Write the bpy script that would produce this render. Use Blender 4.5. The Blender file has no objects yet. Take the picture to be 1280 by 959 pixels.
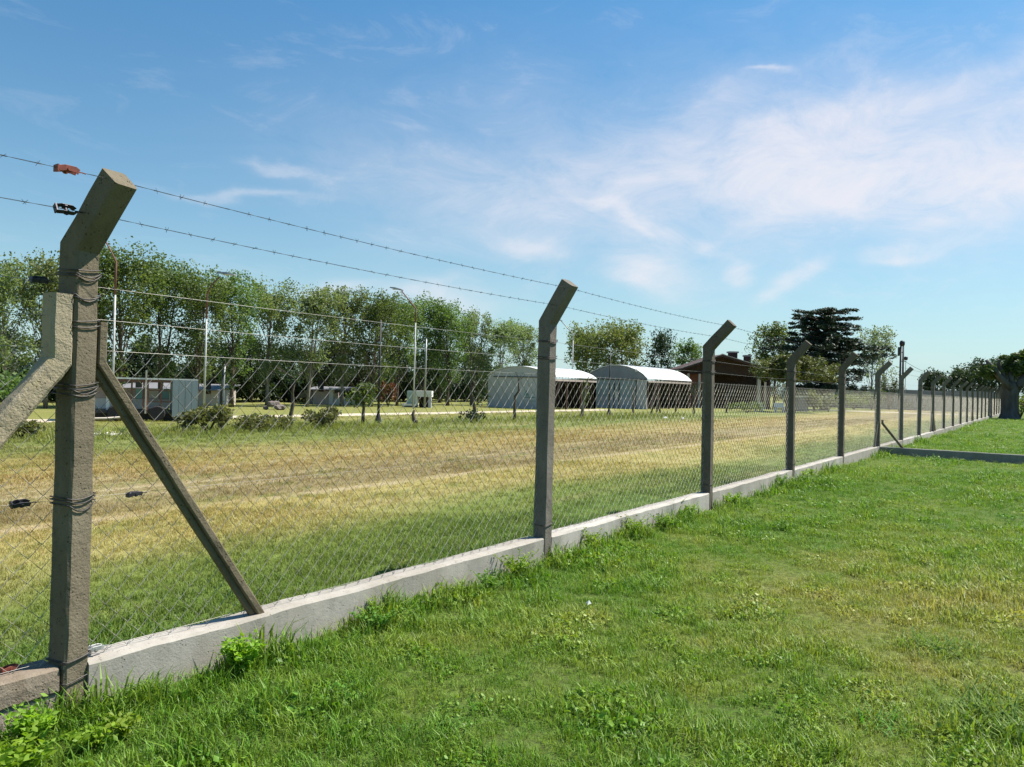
import bpy, bmesh, math, random
import numpy as np
from mathutils import Vector, Matrix, noise as mnoise
R = math.radians
C = bpy.context.scene.collection
SC = bpy.context.scene

# ------------------------------------------------------------------ camera
# world: x runs along the fence, y away from it into the field, z up
F, YAW, PITCH, ROLL, CAMH = 950.0, R(35.07), R(0.31), R(1.45), 1.52
fw = Vector((math.cos(YAW)*math.cos(PITCH), math.sin(YAW)*math.cos(PITCH), math.sin(PITCH)))
rt = Vector((math.sin(YAW), -math.cos(YAW), 0)); up = rt.cross(fw)
r2 = rt*math.cos(ROLL) + up*math.sin(ROLL); u2 = -rt*math.sin(ROLL) + up*math.cos(ROLL)
cam_data = bpy.data.cameras.new('camera'); cam = bpy.data.objects.new('camera', cam_data); C.objects.link(cam)
m = Matrix((r2, u2, -fw)).transposed().to_4x4(); m.translation = (0, 0, CAMH); cam.matrix_world = m
cam_data.sensor_width = 36; cam_data.lens = 36*F/1280; cam_data.clip_start = 0.05; cam_data.clip_end = 5000
SC.camera = cam

# ------------------------------------------------------------------ light and sky
SUN_EL = R(57); SUN_AZ = R(-33)             # azimuth measured from +x (fence direction) towards +y
sdir = Vector((math.cos(SUN_EL)*math.cos(SUN_AZ), math.cos(SUN_EL)*math.sin(SUN_AZ), math.sin(SUN_EL)))
sun_d = bpy.data.lights.new('sun', 'SUN'); sun_d.energy = 5.0; sun_d.angle = R(0.53); sun_d.color = (1, .95, .86)
sun = bpy.data.objects.new('sun', sun_d); C.objects.link(sun)
sun.rotation_euler = sdir.to_track_quat('Z', 'Y').to_euler(); sun.location = (0, 0, 60)
W = bpy.data.worlds.new('World'); SC.world = W; W.use_nodes = True
def build_world():
    nt = W.node_tree; N = nt.nodes; L = nt.links; N.clear()
    def node(t, **k):
        n = N.new(t)
        for a, b in k.items(): setattr(n, a, b)
        return n
    def math_(op, a, b=None, c=None):
        n = node('ShaderNodeMath', operation=op)
        for i, v in enumerate((a, b, c)):
            if v is None: continue
            if isinstance(v, (int, float)): n.inputs[i].default_value = v
            else: L.new(v, n.inputs[i])
        return n.outputs[0]
    sky = node('ShaderNodeTexSky', sky_type='NISHITA', sun_disc=False, sun_elevation=SUN_EL,
               sun_rotation=math.pi/2 - SUN_AZ, altitude=50, air_density=1.0, dust_density=0.5, ozone_density=2.2)
    tc = node('ShaderNodeTexCoord'); raw = node('ShaderNodeSeparateXYZ'); L.new(tc.outputs['Generated'], raw.inputs[0])
    nz = node('ShaderNodeTexNoise'); nz.inputs['Scale'].default_value = 5; nz.inputs['Detail'].default_value = 6
    mp = node('ShaderNodeMapping'); mp.inputs['Scale'].default_value = (1, 1, 2.2); L.new(tc.outputs['Generated'], mp.inputs[0]); L.new(mp.outputs[0], nz.inputs['Vector'])
    off = node('ShaderNodeVectorMath', operation='SUBTRACT'); L.new(nz.outputs['Color'], off.inputs[0]); off.inputs[1].default_value = (.5, .5, .5)
    sc = node('ShaderNodeVectorMath', operation='SCALE'); L.new(off.outputs[0], sc.inputs[0]); sc.inputs['Scale'].default_value = .13
    ad = node('ShaderNodeVectorMath', operation='ADD'); L.new(tc.outputs['Generated'], ad.inputs[0]); L.new(sc.outputs[0], ad.inputs[1])
    sx = node('ShaderNodeSeparateXYZ'); L.new(ad.outputs[0], sx.inputs[0])
    az = math_('ARCTAN2', sx.outputs[1], sx.outputs[0]); el = math_('ARCSINE', math_('MINIMUM', math_('MAXIMUM', sx.outputs[2], -.99), .99))
    def ang(px, py):
        v = (fw + (px-640)/F*r2 - (py-479.5)/F*u2).normalized()
        return math.atan2(v.y, v.x), math.asin(v.z)
    # px, py, half width, half height, tilt (px down per px right), strength
    blobs = [(1200, 236, 300, 50, .08, .62), (1400, 215, 300, 110, .05, .72), (1000, 222, 210, 48, .12, .50), (960, 180, 150, 30, -.30, .18), (1080, 262, 120, 22, .25, .35),
             (1120, 130, 260, 26, -.38, .30), (760, 245, 130, 60, .15, .28), (815, 285, 34, 13, .35, .65), (750, 265, 40, 7, .1, .5),
             (812, 338, 46, 24, .1, .75), (890, 302, 16, 12, 0, .6), (928, 330, 14, 11, 0, .55), (995, 345, 28, 13, -.3, .6), (1120, 325, 46, 9, -.1, .6),
             (655, 318, 34, 16, .15, .55), (560, 372, 50, 16, .05, .55), (430, 352, 50, 12, 0, .45), (340, 212, 34, 6, .15, .3), (300, 245, 80, 7, .16, .3),
             (985, 103, 20, 5, -.3, .45), (900, 140, 60, 14, -.2, .22), (560, 250, 160, 60, .2, .26), (760, 215, 330, 120, .1, .16), (1080, 190, 330, 130, -.1, .22)]
    tot = None
    for px, py, hw, hh, tilt, s in blobs:
        a0, e0 = ang(px, py); a1, _ = ang(px+hw, py); _, e1 = ang(px, py-hh); ta, te = ang(px+40, py+40*tilt)
        wa = abs(a1-a0); we = abs(e1-e0); k = (te-e0)/(ta-a0)
        da = math_('SUBTRACT', az, a0); de = math_('SUBTRACT', math_('SUBTRACT', el, e0), math_('MULTIPLY', da, k))
        q = math_('ADD', math_('POWER', math_('ABSOLUTE', math_('DIVIDE', da, wa)), 2.0), math_('POWER', math_('ABSOLUTE', math_('DIVIDE', de, we)), 2.0))
        g = math_('MULTIPLY', math_('EXPONENT', math_('MULTIPLY', q, -1.0)), s)
        tot = g if tot is None else math_('ADD', tot, g)
    w2 = node('ShaderNodeMapping'); w2.inputs['Scale'].default_value = (1.0, 2.2, 4.6); w2.inputs['Rotation'].default_value = (0, .25, .5); L.new(tc.outputs['Generated'], w2.inputs[0])
    n2 = node('ShaderNodeTexNoise'); n2.inputs['Scale'].default_value = 4.5; n2.inputs['Detail'].default_value = 9; n2.inputs['Roughness'].default_value = .68; n2.inputs['Distortion'].default_value = .6
    L.new(w2.outputs[0], n2.inputs['Vector'])
    wisp = node('ShaderNodeMapRange'); L.new(n2.outputs['Fac'], wisp.inputs[0]); wisp.inputs[1].default_value = .30; wisp.inputs[2].default_value = .68; wisp.inputs[3].default_value = .30; wisp.inputs[4].default_value = 1.2
    dens = math_('MULTIPLY', tot, wisp.outputs[0])
    thin = node('ShaderNodeMapRange'); L.new(n2.outputs['Fac'], thin.inputs[0]); thin.inputs[1].default_value = .55; thin.inputs[2].default_value = .8; thin.inputs[4].default_value = .12
    dens = math_('ADD', dens, thin.outputs[0]); dens = math_('MULTIPLY', math_('SUBTRACT', 1.0, math_('EXPONENT', math_('MULTIPLY', dens, -1.65))), .95)
    tint = node('ShaderNodeMix', data_type='RGBA', blend_type='MULTIPLY'); tint.inputs[0].default_value = 1
    e2 = math_('ARCSINE', math_('MINIMUM', math_('MAXIMUM', raw.outputs[2], 0.), .99))
    hi = node('ShaderNodeMapRange', interpolation_type='SMOOTHSTEP'); L.new(e2, hi.inputs[0]); hi.inputs[1].default_value = .05; hi.inputs[2].default_value = .70
    tc_ = node('ShaderNodeMix', data_type='RGBA'); L.new(hi.outputs[0], tc_.inputs[0]); tc_.inputs[6].default_value = (.82, 1.06, 1.05, 1); tc_.inputs[7].default_value = (.47, 1.10, 1.34, 1)
    low = math_('EXPONENT', math_('MULTIPLY', e2, -9.0)); low = math_('MULTIPLY', low, .85)
    hz_ = node('ShaderNodeMix', data_type='RGBA'); L.new(low, hz_.inputs[0]); L.new(sky.outputs[0], hz_.inputs[6]); hz_.inputs[7].default_value = (5.9, 6.0, 6.6, 1)
    L.new(hz_.outputs[2], tint.inputs[6]); L.new(tc_.outputs[2], tint.inputs[7])
    mx = node('ShaderNodeMix', data_type='RGBA'); L.new(dens, mx.inputs[0]); L.new(tint.outputs[2], mx.inputs[6]); mx.inputs[7].default_value = (7.6, 7.35, 7.75, 1)
    bg = node('ShaderNodeBackground'); bg.inputs[1].default_value = .064; L.new(mx.outputs[2], bg.inputs[0])
    out = node('ShaderNodeOutputWorld'); L.new(bg.outputs[0], out.inputs[0])
build_world()
SC.view_settings.view_transform = 'Standard'; SC.view_settings.look = 'None'; SC.view_settings.exposure = 0.92; SC.view_settings.gamma = 1
SC.view_settings.use_curve_mapping = False
SC.cycles.max_bounces = 6; SC.cycles.diffuse_bounces = 3; SC.cycles.transparent_max_bounces = 8

# ------------------------------------------------------------------ helpers
rng = np.random.default_rng(7); random.seed(7)
CY, SY = math.cos(YAW), math.sin(YAW)
def hz(px): return 484.6 + .0253*(px-640)
def at(px, d):                               # ground point seen in photo column px, d metres ahead
    lat = (px-640)/F*d; return d*CY + lat*SY, d*SY - lat*CY
def on(px, y):                               # the same on the line at distance y from the camera's own line along the fence
    d = y/(SY - (px-640)/F*CY); return at(px, d)
def dep(x, y): return x*CY + y*SY
def zat(px, py, d): return CAMH + (hz(px)-py)/F*d
def tag(o, label=None, cat=None, group=None, kind=None):
    for k, v in (('label', label), ('category', cat), ('group', group), ('kind', kind)):
        if v: o[k] = v
    return o
def empty(name, loc, label, cat, group=None, rz=0):
    o = bpy.data.objects.new(name, None); C.objects.link(o); o.location = loc; o.rotation_euler = (0, 0, rz); o.empty_display_size = .2
    return tag(o, label, cat, group)
def link(name, me, mat=None, parent=None, loc=None, rot=None):
    o = bpy.data.objects.new(name, me); C.objects.link(o)
    if mat is not None and not me.materials: me.materials.append(mat)
    if parent: o.parent = parent
    if loc: o.location = loc
    if rot: o.rotation_euler = rot
    return o
def copy_tree(o, parent=None):
    c = o.copy(); C.objects.link(c)
    if parent: c.parent = parent
    for ch in list(o.children): copy_tree(ch, c)
    return c
class MB:
    """collects shapes, then becomes one mesh"""
    def __init__(s): s.v = []; s.f = []; s.mi = []; s.cur = 0
    def add(s, vs, fs):
        b = len(s.v); s.v += [tuple(v) for v in vs]; s.f += [tuple(i+b for i in f) for f in fs]; s.mi += [s.cur]*len(fs); return s
    def box(s, x0, x1, y0, y1, z0, z1):
        v = [(x, y, z) for z in (z0, z1) for y in (y0, y1) for x in (x0, x1)]
        return s.add(v, [(0, 2, 3, 1), (4, 5, 7, 6), (0, 1, 5, 4), (2, 6, 7, 3), (0, 4, 6, 2), (1, 3, 7, 5)])
    def tube(s, pts, rad, n=6, cap=True):
        pts = [Vector(p) for p in pts]; rr = rad if isinstance(rad, (list, tuple)) else [rad]*len(pts)
        vs = []; ref = None
        for i, p in enumerate(pts):
            t = (pts[min(i+1, len(pts)-1)] - pts[max(i-1, 0)]).normalized()
            if ref is None: ref = t.orthogonal().normalized()
            a = ref - t*ref.dot(t)
            a = a.normalized() if a.length > 1e-6 else t.orthogonal().normalized()
            ref = a; b = t.cross(a)
            for k in range(n):
                q = 2*math.pi*k/n; vs.append(p + (a*math.cos(q) + b*math.sin(q))*rr[i])
        fs = [(i*n+k, i*n+(k+1) % n, (i+1)*n+(k+1) % n, (i+1)*n+k) for i in range(len(pts)-1) for k in range(n)]
        if cap: fs += [tuple(range(n-1, -1, -1)), tuple(range((len(pts)-1)*n, len(pts)*n))]
        return s.add(vs, fs)
    def sweep(s, path, side, w, h, ch=.012, jit=0.0, seed=0, step=.12):
        """rectangular bar w wide along side, h deep, with chamfered corners and mitred bends"""
        path = [Vector(p) for p in path]; side = Vector(side).normalized(); fine = []
        for i in range(len(path)-1):
            n = max(1, int((path[i+1]-path[i]).length/step)) if jit else 1
            fine += [(path[i].lerp(path[i+1], k/n), i if k == 0 else None) for k in range(n)]
        fine.append((path[-1], len(path)-1)); vs = []
        sec = [(-w/2+ch, -h/2), (w/2-ch, -h/2), (w/2, -h/2+ch), (w/2, h/2-ch), (w/2-ch, h/2), (-w/2+ch, h/2), (-w/2, h/2-ch), (-w/2, -h/2+ch)]
        for i, (p, _) in enumerate(fine):
            t0 = (p - fine[i-1][0]).normalized() if i else None; t1 = (fine[i+1][0]-p).normalized() if i < len(fine)-1 else None
            t = ((t0 or t1) + (t1 or t0)).normalized(); nn = side.cross(t).normalized(); k = 1/max(.5, t.dot(t0 or t1))
            for a, b in sec:
                q = p + side*a + nn*b*k
                if jit: q = q + Vector(mnoise.noise_vector(q*7 + Vector((seed*9.1, 0, 0))))*jit + Vector(mnoise.noise_vector(q*31 + Vector((seed*5.1, 3, 0))))*jit*.6
                vs.append(q)
        n = 8
        fs = [(i*n+k, i*n+(k+1) % n, (i+1)*n+(k+1) % n, (i+1)*n+k) for i in range(len(fine)-1) for k in range(n)]
        fs += [tuple(range(n-1, -1, -1)), tuple(range((len(fine)-1)*n, len(fine)*n))]
        return s.add(vs, fs)
    def lathe(s, prof, n=16, c=(0, 0, 0)):
        vs = [(c[0]+r*math.cos(2*math.pi*k/n), c[1]+r*math.sin(2*math.pi*k/n), c[2]+z) for r, z in prof for k in range(n)]
        fs = [(i*n+k, i*n+(k+1) % n, (i+1)*n+(k+1) % n, (i+1)*n+k) for i in range(len(prof)-1) for k in range(n)]
        fs += [tuple(range(n-1, -1, -1)), tuple(range((len(prof)-1)*n, len(prof)*n))]
        return s.add(vs, fs)
    def mesh(s, name, mats=(), smooth=False, fix=True):
        me = bpy.data.meshes.new(name); me.from_pydata(s.v, [], s.f)
        for m_ in mats: me.materials.append(m_)
        if len(mats) > 1: me.polygons.foreach_set('material_index', s.mi)
        if fix:
            bm = bmesh.new(); bm.from_mesh(me); bmesh.ops.recalc_face_normals(bm, faces=bm.faces); bm.to_mesh(me); bm.free()
        if smooth: me.polygons.foreach_set('use_smooth', [True]*len(me.polygons))
        me.update(); return me
    def build(s, name, mat, parent=None, smooth=False, loc=None, rot=None):
        mats = mat if isinstance(mat, (list, tuple)) else (mat,)
        return link(name, s.mesh(name, mats, smooth), None, parent, loc, rot)

# ------------------------------------------------------------------ materials
class NT:
    def __init__(s, name):
        s.m = bpy.data.materials.new(name); s.m.use_nodes = True; s.t = s.m.node_tree; s.b = s.t.nodes['Principled BSDF']; s.out = s.t.nodes['Material Output']
    def n(s, t, **k):
        x = s.t.nodes.new(t)
        for a, b in k.items(): setattr(x, a, b)
        return x
    def l(s, a, b): s.t.links.new(a, b)
    def pos(s, obj=False):
        return s.n('ShaderNodeTexCoord').outputs['Object'] if obj else s.n('ShaderNodeNewGeometry').outputs['Position']
    def noise(s, vec, scale, detail=4, rough=.55, stretch=None, dist=0):
        if stretch:
            mp = s.n('ShaderNodeMapping'); mp.inputs['Scale'].default_value = stretch; s.l(vec, mp.inputs[0]); vec = mp.outputs[0]
        x = s.n('ShaderNodeTexNoise'); x.inputs['Scale'].default_value = scale; x.inputs['Detail'].default_value = detail; x.inputs['Roughness'].default_value = rough; x.inputs['Distortion'].default_value = dist
        s.l(vec, x.inputs['Vector']); return x.outputs['Fac']
    def rng(s, v, a, b, c=0., d=1.):
        x = s.n('ShaderNodeMapRange'); s.l(v, x.inputs[0])
        for i, q in enumerate((a, b, c, d)): x.inputs[i+1].default_value = q
        return x.outputs[0]
    def mix(s, f, a, b, mode='MIX'):
        x = s.n('ShaderNodeMix', data_type='RGBA', blend_type=mode)
        for i, v in ((0, f), (6, a), (7, b)):
            if isinstance(v, (int, float)): x.inputs[i].default_value = v
            elif isinstance(v, tuple): x.inputs[i].default_value = (*v, 1) if len(v) == 3 else v
            else: s.l(v, x.inputs[i])
        return x.outputs[2]
    def math(s, op, a, b=0.):
        x = s.n('ShaderNodeMath', operation=op)
        for i, v in ((0, a), (1, b)):
            if isinstance(v, (int, float)): x.inputs[i].default_value = v
            else: s.l(v, x.inputs[i])
        return x.outputs[0]
    def ramp(s, v, stops):
        x = s.n('ShaderNodeValToRGB'); e = x.color_ramp.elements
        while len(e) < len(stops): e.new(.5)
        for i, (p, c) in enumerate(stops): e[i].position = p; e[i].color = (*c, 1)
        s.l(v, x.inputs[0]); return x.outputs[0]
    def bump(s, h, strength=.3, dist=.01):
        x = s.n('ShaderNodeBump'); x.inputs['Strength'].default_value = strength; x.inputs['Distance'].default_value = dist; s.l(h, x.inputs['Height']); s.l(x.outputs[0], s.b.inputs['Normal'])
    def done(s, col, rough=.8, metal=0., spec=.3):
        if isinstance(col, tuple): s.b.inputs['Base Color'].default_value = (*col, 1)
        else: s.l(col, s.b.inputs['Base Color'])
        if isinstance(rough, (int, float)): s.b.inputs['Roughness'].default_value = rough
        else: s.l(rough, s.b.inputs['Roughness'])
        s.b.inputs['Metallic'].default_value = metal; s.b.inputs['Specular IOR Level'].default_value = spec
        return s.m
def worn(name, c1, c2, scale=4., rough=.8, metal=0., bump=.2, obj=True, stretch=None, c3=None):
    t = NT(name); p = t.pos(obj); a = t.noise(p, scale, 6, .6, stretch); col = t.mix(t.rng(a, .35, .68), c1, c2)
    if c3: col = t.mix(t.rng(t.noise(p, scale*3.7, 5, .7), .58, .72), col, c3)
    t.bump(t.noise(p, scale*12, 4, .7), bump, .006); return t.done(col, rough, metal)
def concrete(name, base, dark, moss, wear=.5, rough=.75):
    t = NT(name); p = t.pos(True)
    a = t.noise(p, 3.2, 6, .62, (1, 1, .5)); b = t.noise(p, 26, 5, .7); c = t.noise(p, 9, 3, .5, (1.4, 1.4, .12))
    col = t.mix(t.rng(a, .32, .7), base, dark); col = t.mix(t.rng(c, .5, .75, 0, wear), col, dark)
    col = t.mix(t.rng(t.noise(p, 5, 6, .7), .56, .72, 0, .55), col, moss)
    col = t.mix(t.rng(b, .62, .72, 0, .5), col, tuple(x*.45 for x in dark)); col = t.mix(t.rng(b, .38, .28, 0, .4), col, tuple(min(1, x*1.35) for x in base))
    vo = t.n('ShaderNodeTexVoronoi'); vo.inputs['Scale'].default_value = 55; t.l(p, vo.inputs['Vector'])
    pit = t.math('MULTIPLY', t.rng(vo.outputs['Distance'], .16, .26, 1, 0), t.rng(t.noise(p, 17, 3, .6), .52, .60)); col = t.mix(t.math('MULTIPLY', pit, .75), col, tuple(x*.3 for x in dark))
    col = t.mix(t.rng(t.noise(p, 14, 6, .75), .55, .70, 0, .45), col, tuple(x*.6 for x in dark))
    hv = t.n('ShaderNodeHueSaturation'); t.l(col, hv.inputs['Color']); t.l(t.rng(t.n('ShaderNodeObjectInfo').outputs['Random'], 0, 1, .82, 1.16), hv.inputs['Value']); t.l(t.rng(t.n('ShaderNodeObjectInfo').outputs['Random'], 0, 1, 1.1, .8), hv.inputs['Saturation']); col = hv.outputs[0]
    h = t.math('SUBTRACT', t.math('ADD', b, t.math('MULTIPLY', t.noise(p, 90, 3, .6), .6)), t.math('MULTIPLY', pit, .9))
    t.bump(h, rough, .009); return t.done(col, .92, 0, .15)
M = {}
M['post'] = concrete('post_concrete', (.185, .158, .128), (.115, .098, .08), (.10, .086, .06))
M['post_near'] = concrete('near_post_concrete', (.20, .168, .115), (.12, .097, .064), (.098, .078, .038))
M['post_old'] = concrete('old_brace_concrete', (.37, .31, .21), (.26, .205, .125), (.36, .28, .08))
M['plinth'] = concrete('plinth_render', (.40, .368, .325), (.30, .27, .23), (.31, .27, .20), .5, .3)
M['plinth_old'] = concrete('cracked_plinth_render', (.29, .24, .19), (.19, .15, .11), (.14, .10, .065), .8)
M['plinth_dark'] = concrete('weathered_plinth', (.27, .26, .235), (.19, .185, .165), (.15, .15, .11), .6)
M['crack'] = worn('crack_grime', (.035, .028, .02), (.06, .045, .03), 20)
M['wire'] = worn('galvanised_wire', (.31, .30, .28), (.20, .185, .165), 9, .45, .55, 0)
M['mesh_wire'] = worn('mesh_wire', (.37, .355, .31), (.21, .185, .14), 6, .5, .4, 0)
M['tie'] = worn('dark_tie_wire', (.09, .085, .08), (.05, .045, .04), 30, .55, .6, 0)
M['red'] = worn('red_lead_paint', (.27, .065, .045), (.12, .045, .03), 40, .6, .1, .1)
M['black_metal'] = worn('blackened_steel', (.03, .03, .045), (.055, .05, .05), 40, .5, .4, .1)
M['white_paint'] = worn('weathered_white_paint', (.74, .73, .69), (.55, .53, .48), 6, .55, 0, .1, c3=(.40, .30, .2))
M['pole_grey'] = worn('chalky_pole_paint', (.50, .50, .48), (.36, .355, .34), 6, .6, 0, .1)
M['rust'] = worn('rusty_pole_paint', (.20, .085, .06), (.14, .085, .065), 9, .75, .1, .2)
M['grey_metal'] = worn('grey_metal', (.36, .37, .36), (.26, .27, .26), 8, .5, .3, .1)
M['dark_pole'] = worn('dark_pole_paint', (.025, .025, .03), (.05, .045, .045), 8, .6, 0, .1)
M['bark'] = worn('grey_brown_bark', (.115, .09, .068), (.055, .043, .033), 7, .95, 0, .9, True, (1, 1, .25))
M['pale_bark'] = worn('pale_bark', (.24, .215, .18), (.12, .10, .08), 7, .95, 0, .8, True, (1, 1, .3))
M['old_bark'] = worn('old_trunk_bark', (.12, .11, .10), (.05, .045, .042), 3, .95, 0, 1., True, (1, 1, .3))
M['zinc'] = worn('white_zinc_roof', (.80, .80, .79), (.70, .70, .70), 1.5, .45, 0, .05)
M['hangar_wall'] = worn('grey_sheet_wall', (.50, .505, .51), (.42, .425, .43), .6, .6, 0, .05)
M['hangar_blue'] = worn('blue_grey_sheet', (.25, .26, .285), (.195, .205, .23), .8, .6, 0, .05)
M['hangar_panel'] = worn('pale_blue_panel', (.30, .36, .38), (.24, .30, .33), .9, .5, 0, .05)
M['hangar_base'] = worn('pale_lilac_wall', (.50, .49, .51), (.40, .39, .41), .9, .8, 0, .1)
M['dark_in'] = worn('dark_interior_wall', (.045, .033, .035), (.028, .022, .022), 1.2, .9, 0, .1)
M['sign_green'] = worn('faded_green_print', (.12, .25, .25), (.16, .30, .28), 6, .7)
M['brick'] = worn('red_brick', (.33, .12, .075), (.23, .09, .06), 2.5, .9, 0, .4, c3=(.40, .22, .15))
M['roof_tile'] = worn('dark_roof_tile', (.075, .04, .035), (.045, .028, .026), 2.5, .85, 0, .4)
M['timber'] = worn('dark_timber', (.07, .04, .03), (.04, .025, .02), 3, .8, 0, .3)  # wooden parts; also the porch wall, where the dark tone stands for shade
M['cream'] = worn('cream_render', (.58, .50, .42), (.47, .40, .33), 1.2, .9, 0, .2)
M['stone_cap'] = worn('pale_flashing', (.45, .38, .34), (.34, .28, .25), 2, .8)
M['pink_wall'] = worn('pinkish_render', (.50, .40, .36), (.38, .31, .28), 1.2, .9, 0, .2)
M['white_wall'] = worn('white_render', (.74, .71, .66), (.62, .59, .55), 1.5, .85, 0, .15)
M['grey_roof'] = worn('grey_roof_sheet', (.20, .20, .21), (.14, .14, .15), 1.5, .7)
M['zinc_panel'] = worn('blue_grey_zinc_panel', (.30, .335, .345), (.24, .27, .28), 2.5, .45, .15, .1, True, (1, 1, .3))
M['teal_box'] = worn('pale_green_paint', (.38, .48, .44), (.30, .39, .36), 4, .6)
M['glass'] = worn('dark_glass', (.02, .028, .035), (.035, .045, .05), 2, .12, 0, 0)
M['turq'] = worn('turquoise_board', (.30, .55, .56), (.24, .45, .47), 3, .6)
M['rubber'] = worn('black_rubber', (.02, .02, .02), (.035, .03, .03), 9, .85)
M['rubble'] = worn('rubble_stone', (.20, .165, .15), (.12, .10, .09), 4, .95, 0, .6)
M['litter'] = worn('white_paper', (.80, .80, .78), (.7, .7, .69), 10, .8)

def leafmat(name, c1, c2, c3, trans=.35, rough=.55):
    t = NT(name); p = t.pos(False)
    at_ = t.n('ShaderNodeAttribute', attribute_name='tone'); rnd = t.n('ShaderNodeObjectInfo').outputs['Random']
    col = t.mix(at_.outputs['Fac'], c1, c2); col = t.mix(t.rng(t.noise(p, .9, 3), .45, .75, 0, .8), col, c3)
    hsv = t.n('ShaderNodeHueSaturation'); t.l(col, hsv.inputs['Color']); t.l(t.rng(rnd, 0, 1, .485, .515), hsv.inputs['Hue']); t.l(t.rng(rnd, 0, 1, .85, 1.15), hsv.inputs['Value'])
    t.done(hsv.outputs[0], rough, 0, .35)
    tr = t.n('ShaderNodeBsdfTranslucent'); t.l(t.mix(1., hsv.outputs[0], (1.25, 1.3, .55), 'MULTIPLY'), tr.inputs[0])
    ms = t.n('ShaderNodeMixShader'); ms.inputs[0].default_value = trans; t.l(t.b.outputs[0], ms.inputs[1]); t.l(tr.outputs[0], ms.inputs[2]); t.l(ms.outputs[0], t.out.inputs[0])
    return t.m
M['leaf'] = leafmat('broadleaf', (.072, .122, .032), (.145, .195, .058), (.088, .142, .037), .40)
M['leaf_silver'] = leafmat('silvery_leaf', (.12, .165, .065), (.22, .26, .125), (.13, .18, .055), .42)
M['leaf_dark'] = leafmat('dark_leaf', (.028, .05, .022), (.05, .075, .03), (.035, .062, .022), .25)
M['leaf_canopy'] = leafmat('canopy_leaf', (.045, .075, .024), (.085, .115, .036), (.055, .09, .026), .3)
M['leaf_pale'] = leafmat('pale_willow_leaf', (.13, .17, .055), (.20, .235, .08), (.145, .185, .055), .38)
M['leaf_poplar'] = leafmat('pale_poplar_leaf', (.16, .20, .13), (.23, .26, .18), (.16, .21, .12))
M['needle'] = leafmat('cedar_needle', (.022, .042, .030), (.035, .058, .036), (.03, .055, .028), .12)
M['needle_gold'] = leafmat('golden_juniper', (.10, .12, .035), (.16, .17, .05), (.10, .125, .04), .2)
M['weed'] = leafmat('bright_weed_leaf', (.15, .27, .02), (.27, .39, .035), (.19, .31, .022), .45)
M['weed_dark'] = leafmat('grass_tussock', (.085, .19, .02), (.17, .28, .05), (.10, .22, .025), .4, .75)
M['scrub'] = leafmat('dry_scrub', (.12, .13, .045), (.20, .19, .08), (.10, .13, .04), .35)
M['flower'] = leafmat('red_foliage', (.16, .06, .03), (.10, .10, .03), (.20, .05, .03), .3)
M['orange_leaf'] = leafmat('orange_foliage', (.22, .12, .04), (.14, .12, .04), (.28, .13, .04), .3)

def grass_colour(t, field):
    """colour of the turf as a function of place only, so that soil and blades agree"""
    p = t.pos(False); sx = t.n('ShaderNodeSeparateXYZ'); t.l(p, sx.inputs[0])
    if not field:
        a = t.noise(p, .55, 5, .6); b = t.noise(p, 2.6, 5, .65)
        dx = t.math('MULTIPLY', t.math('SUBTRACT', sx.outputs[0], 6.2), .38); dy = t.math('MULTIPLY', t.math('SUBTRACT', sx.outputs[1], .3), .50)
        patch = t.math('MULTIPLY', t.math('EXPONENT', t.math('MULTIPLY', t.math('ADD', t.math('MULTIPLY', dx, dx), t.math('MULTIPLY', dy, dy)), -1.)), .24)
        v = t.math('ADD', t.math('ADD', t.math('MULTIPLY', a, .6), t.math('MULTIPLY', b, .5)), patch)
        return t.ramp(v, [(.36, (.074, .178, .015)), (.53, (.134, .252, .027)), (.66, (.205, .290, .046)), (.80, (.31, .325, .085)), (.95, (.42, .36, .14))])
    a = t.noise(p, .8, 5, .6, (.12, 1, 1)); b = t.noise(p, 1.7, 5, .65, (.5, 1, 1))
    warp = t.math('MULTIPLY', t.math('SUBTRACT', t.noise(p, .25, 4, .6, (.5, 1, 1)), .5), 3.2)
    v = t.math('ADD', sx.outputs[1], warp); v = t.math('DIVIDE', v, 40.)
    G1, YG, TAN, BR, G2 = (.085, .165, .025), (.395, .345, .13), (.385, .315, .15), (.285, .225, .11), (.175, .205, .055)
    band = t.ramp(v, [(.10, G1), (.14, (.17, .22, .045)), (.165, YG), (.20, (.40, .33, .125)), (.218, BR), (.26, BR), (.30, (.36, .275, .11)), (.36, (.30, .25, .085)), (.42, G2), (.52, G2), (.62, (.24, .24, .07)), (.9, (.22, .225, .065))])
    rut = t.math('SUBTRACT', 1., t.rng(t.math('ABSOLUTE', t.math('SUBTRACT', t.math('ADD', sx.outputs[1], t.math('MULTIPLY', t.math('SUBTRACT', a, .5), .8)), 8.25)), .04, .20))
    rut = t.math('MULTIPLY', rut, t.math('MULTIPLY', t.rng(t.noise(p, .45, 5, .7), .34, .56), .95))
    col = t.mix(t.rng(a, .52, .70, 0, .55), band, TAN); col = t.mix(t.rng(b, .52, .68, 0, .6), col, (.17, .21, .035))
    st = t.rng(t.noise(p, 2.1, 4, .6, (.035, 1, 1)), .54, .66, 0, 1); inb = t.math('MULTIPLY', t.rng(sx.outputs[1], 8.2, 9.2), t.rng(sx.outputs[1], 15.5, 14.)); col = t.mix(t.math('MULTIPLY', t.math('MULTIPLY', st, inb), .75), col, (.47, .385, .235))
    return t.mix(rut, col, (.50, .40, .25))
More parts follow.
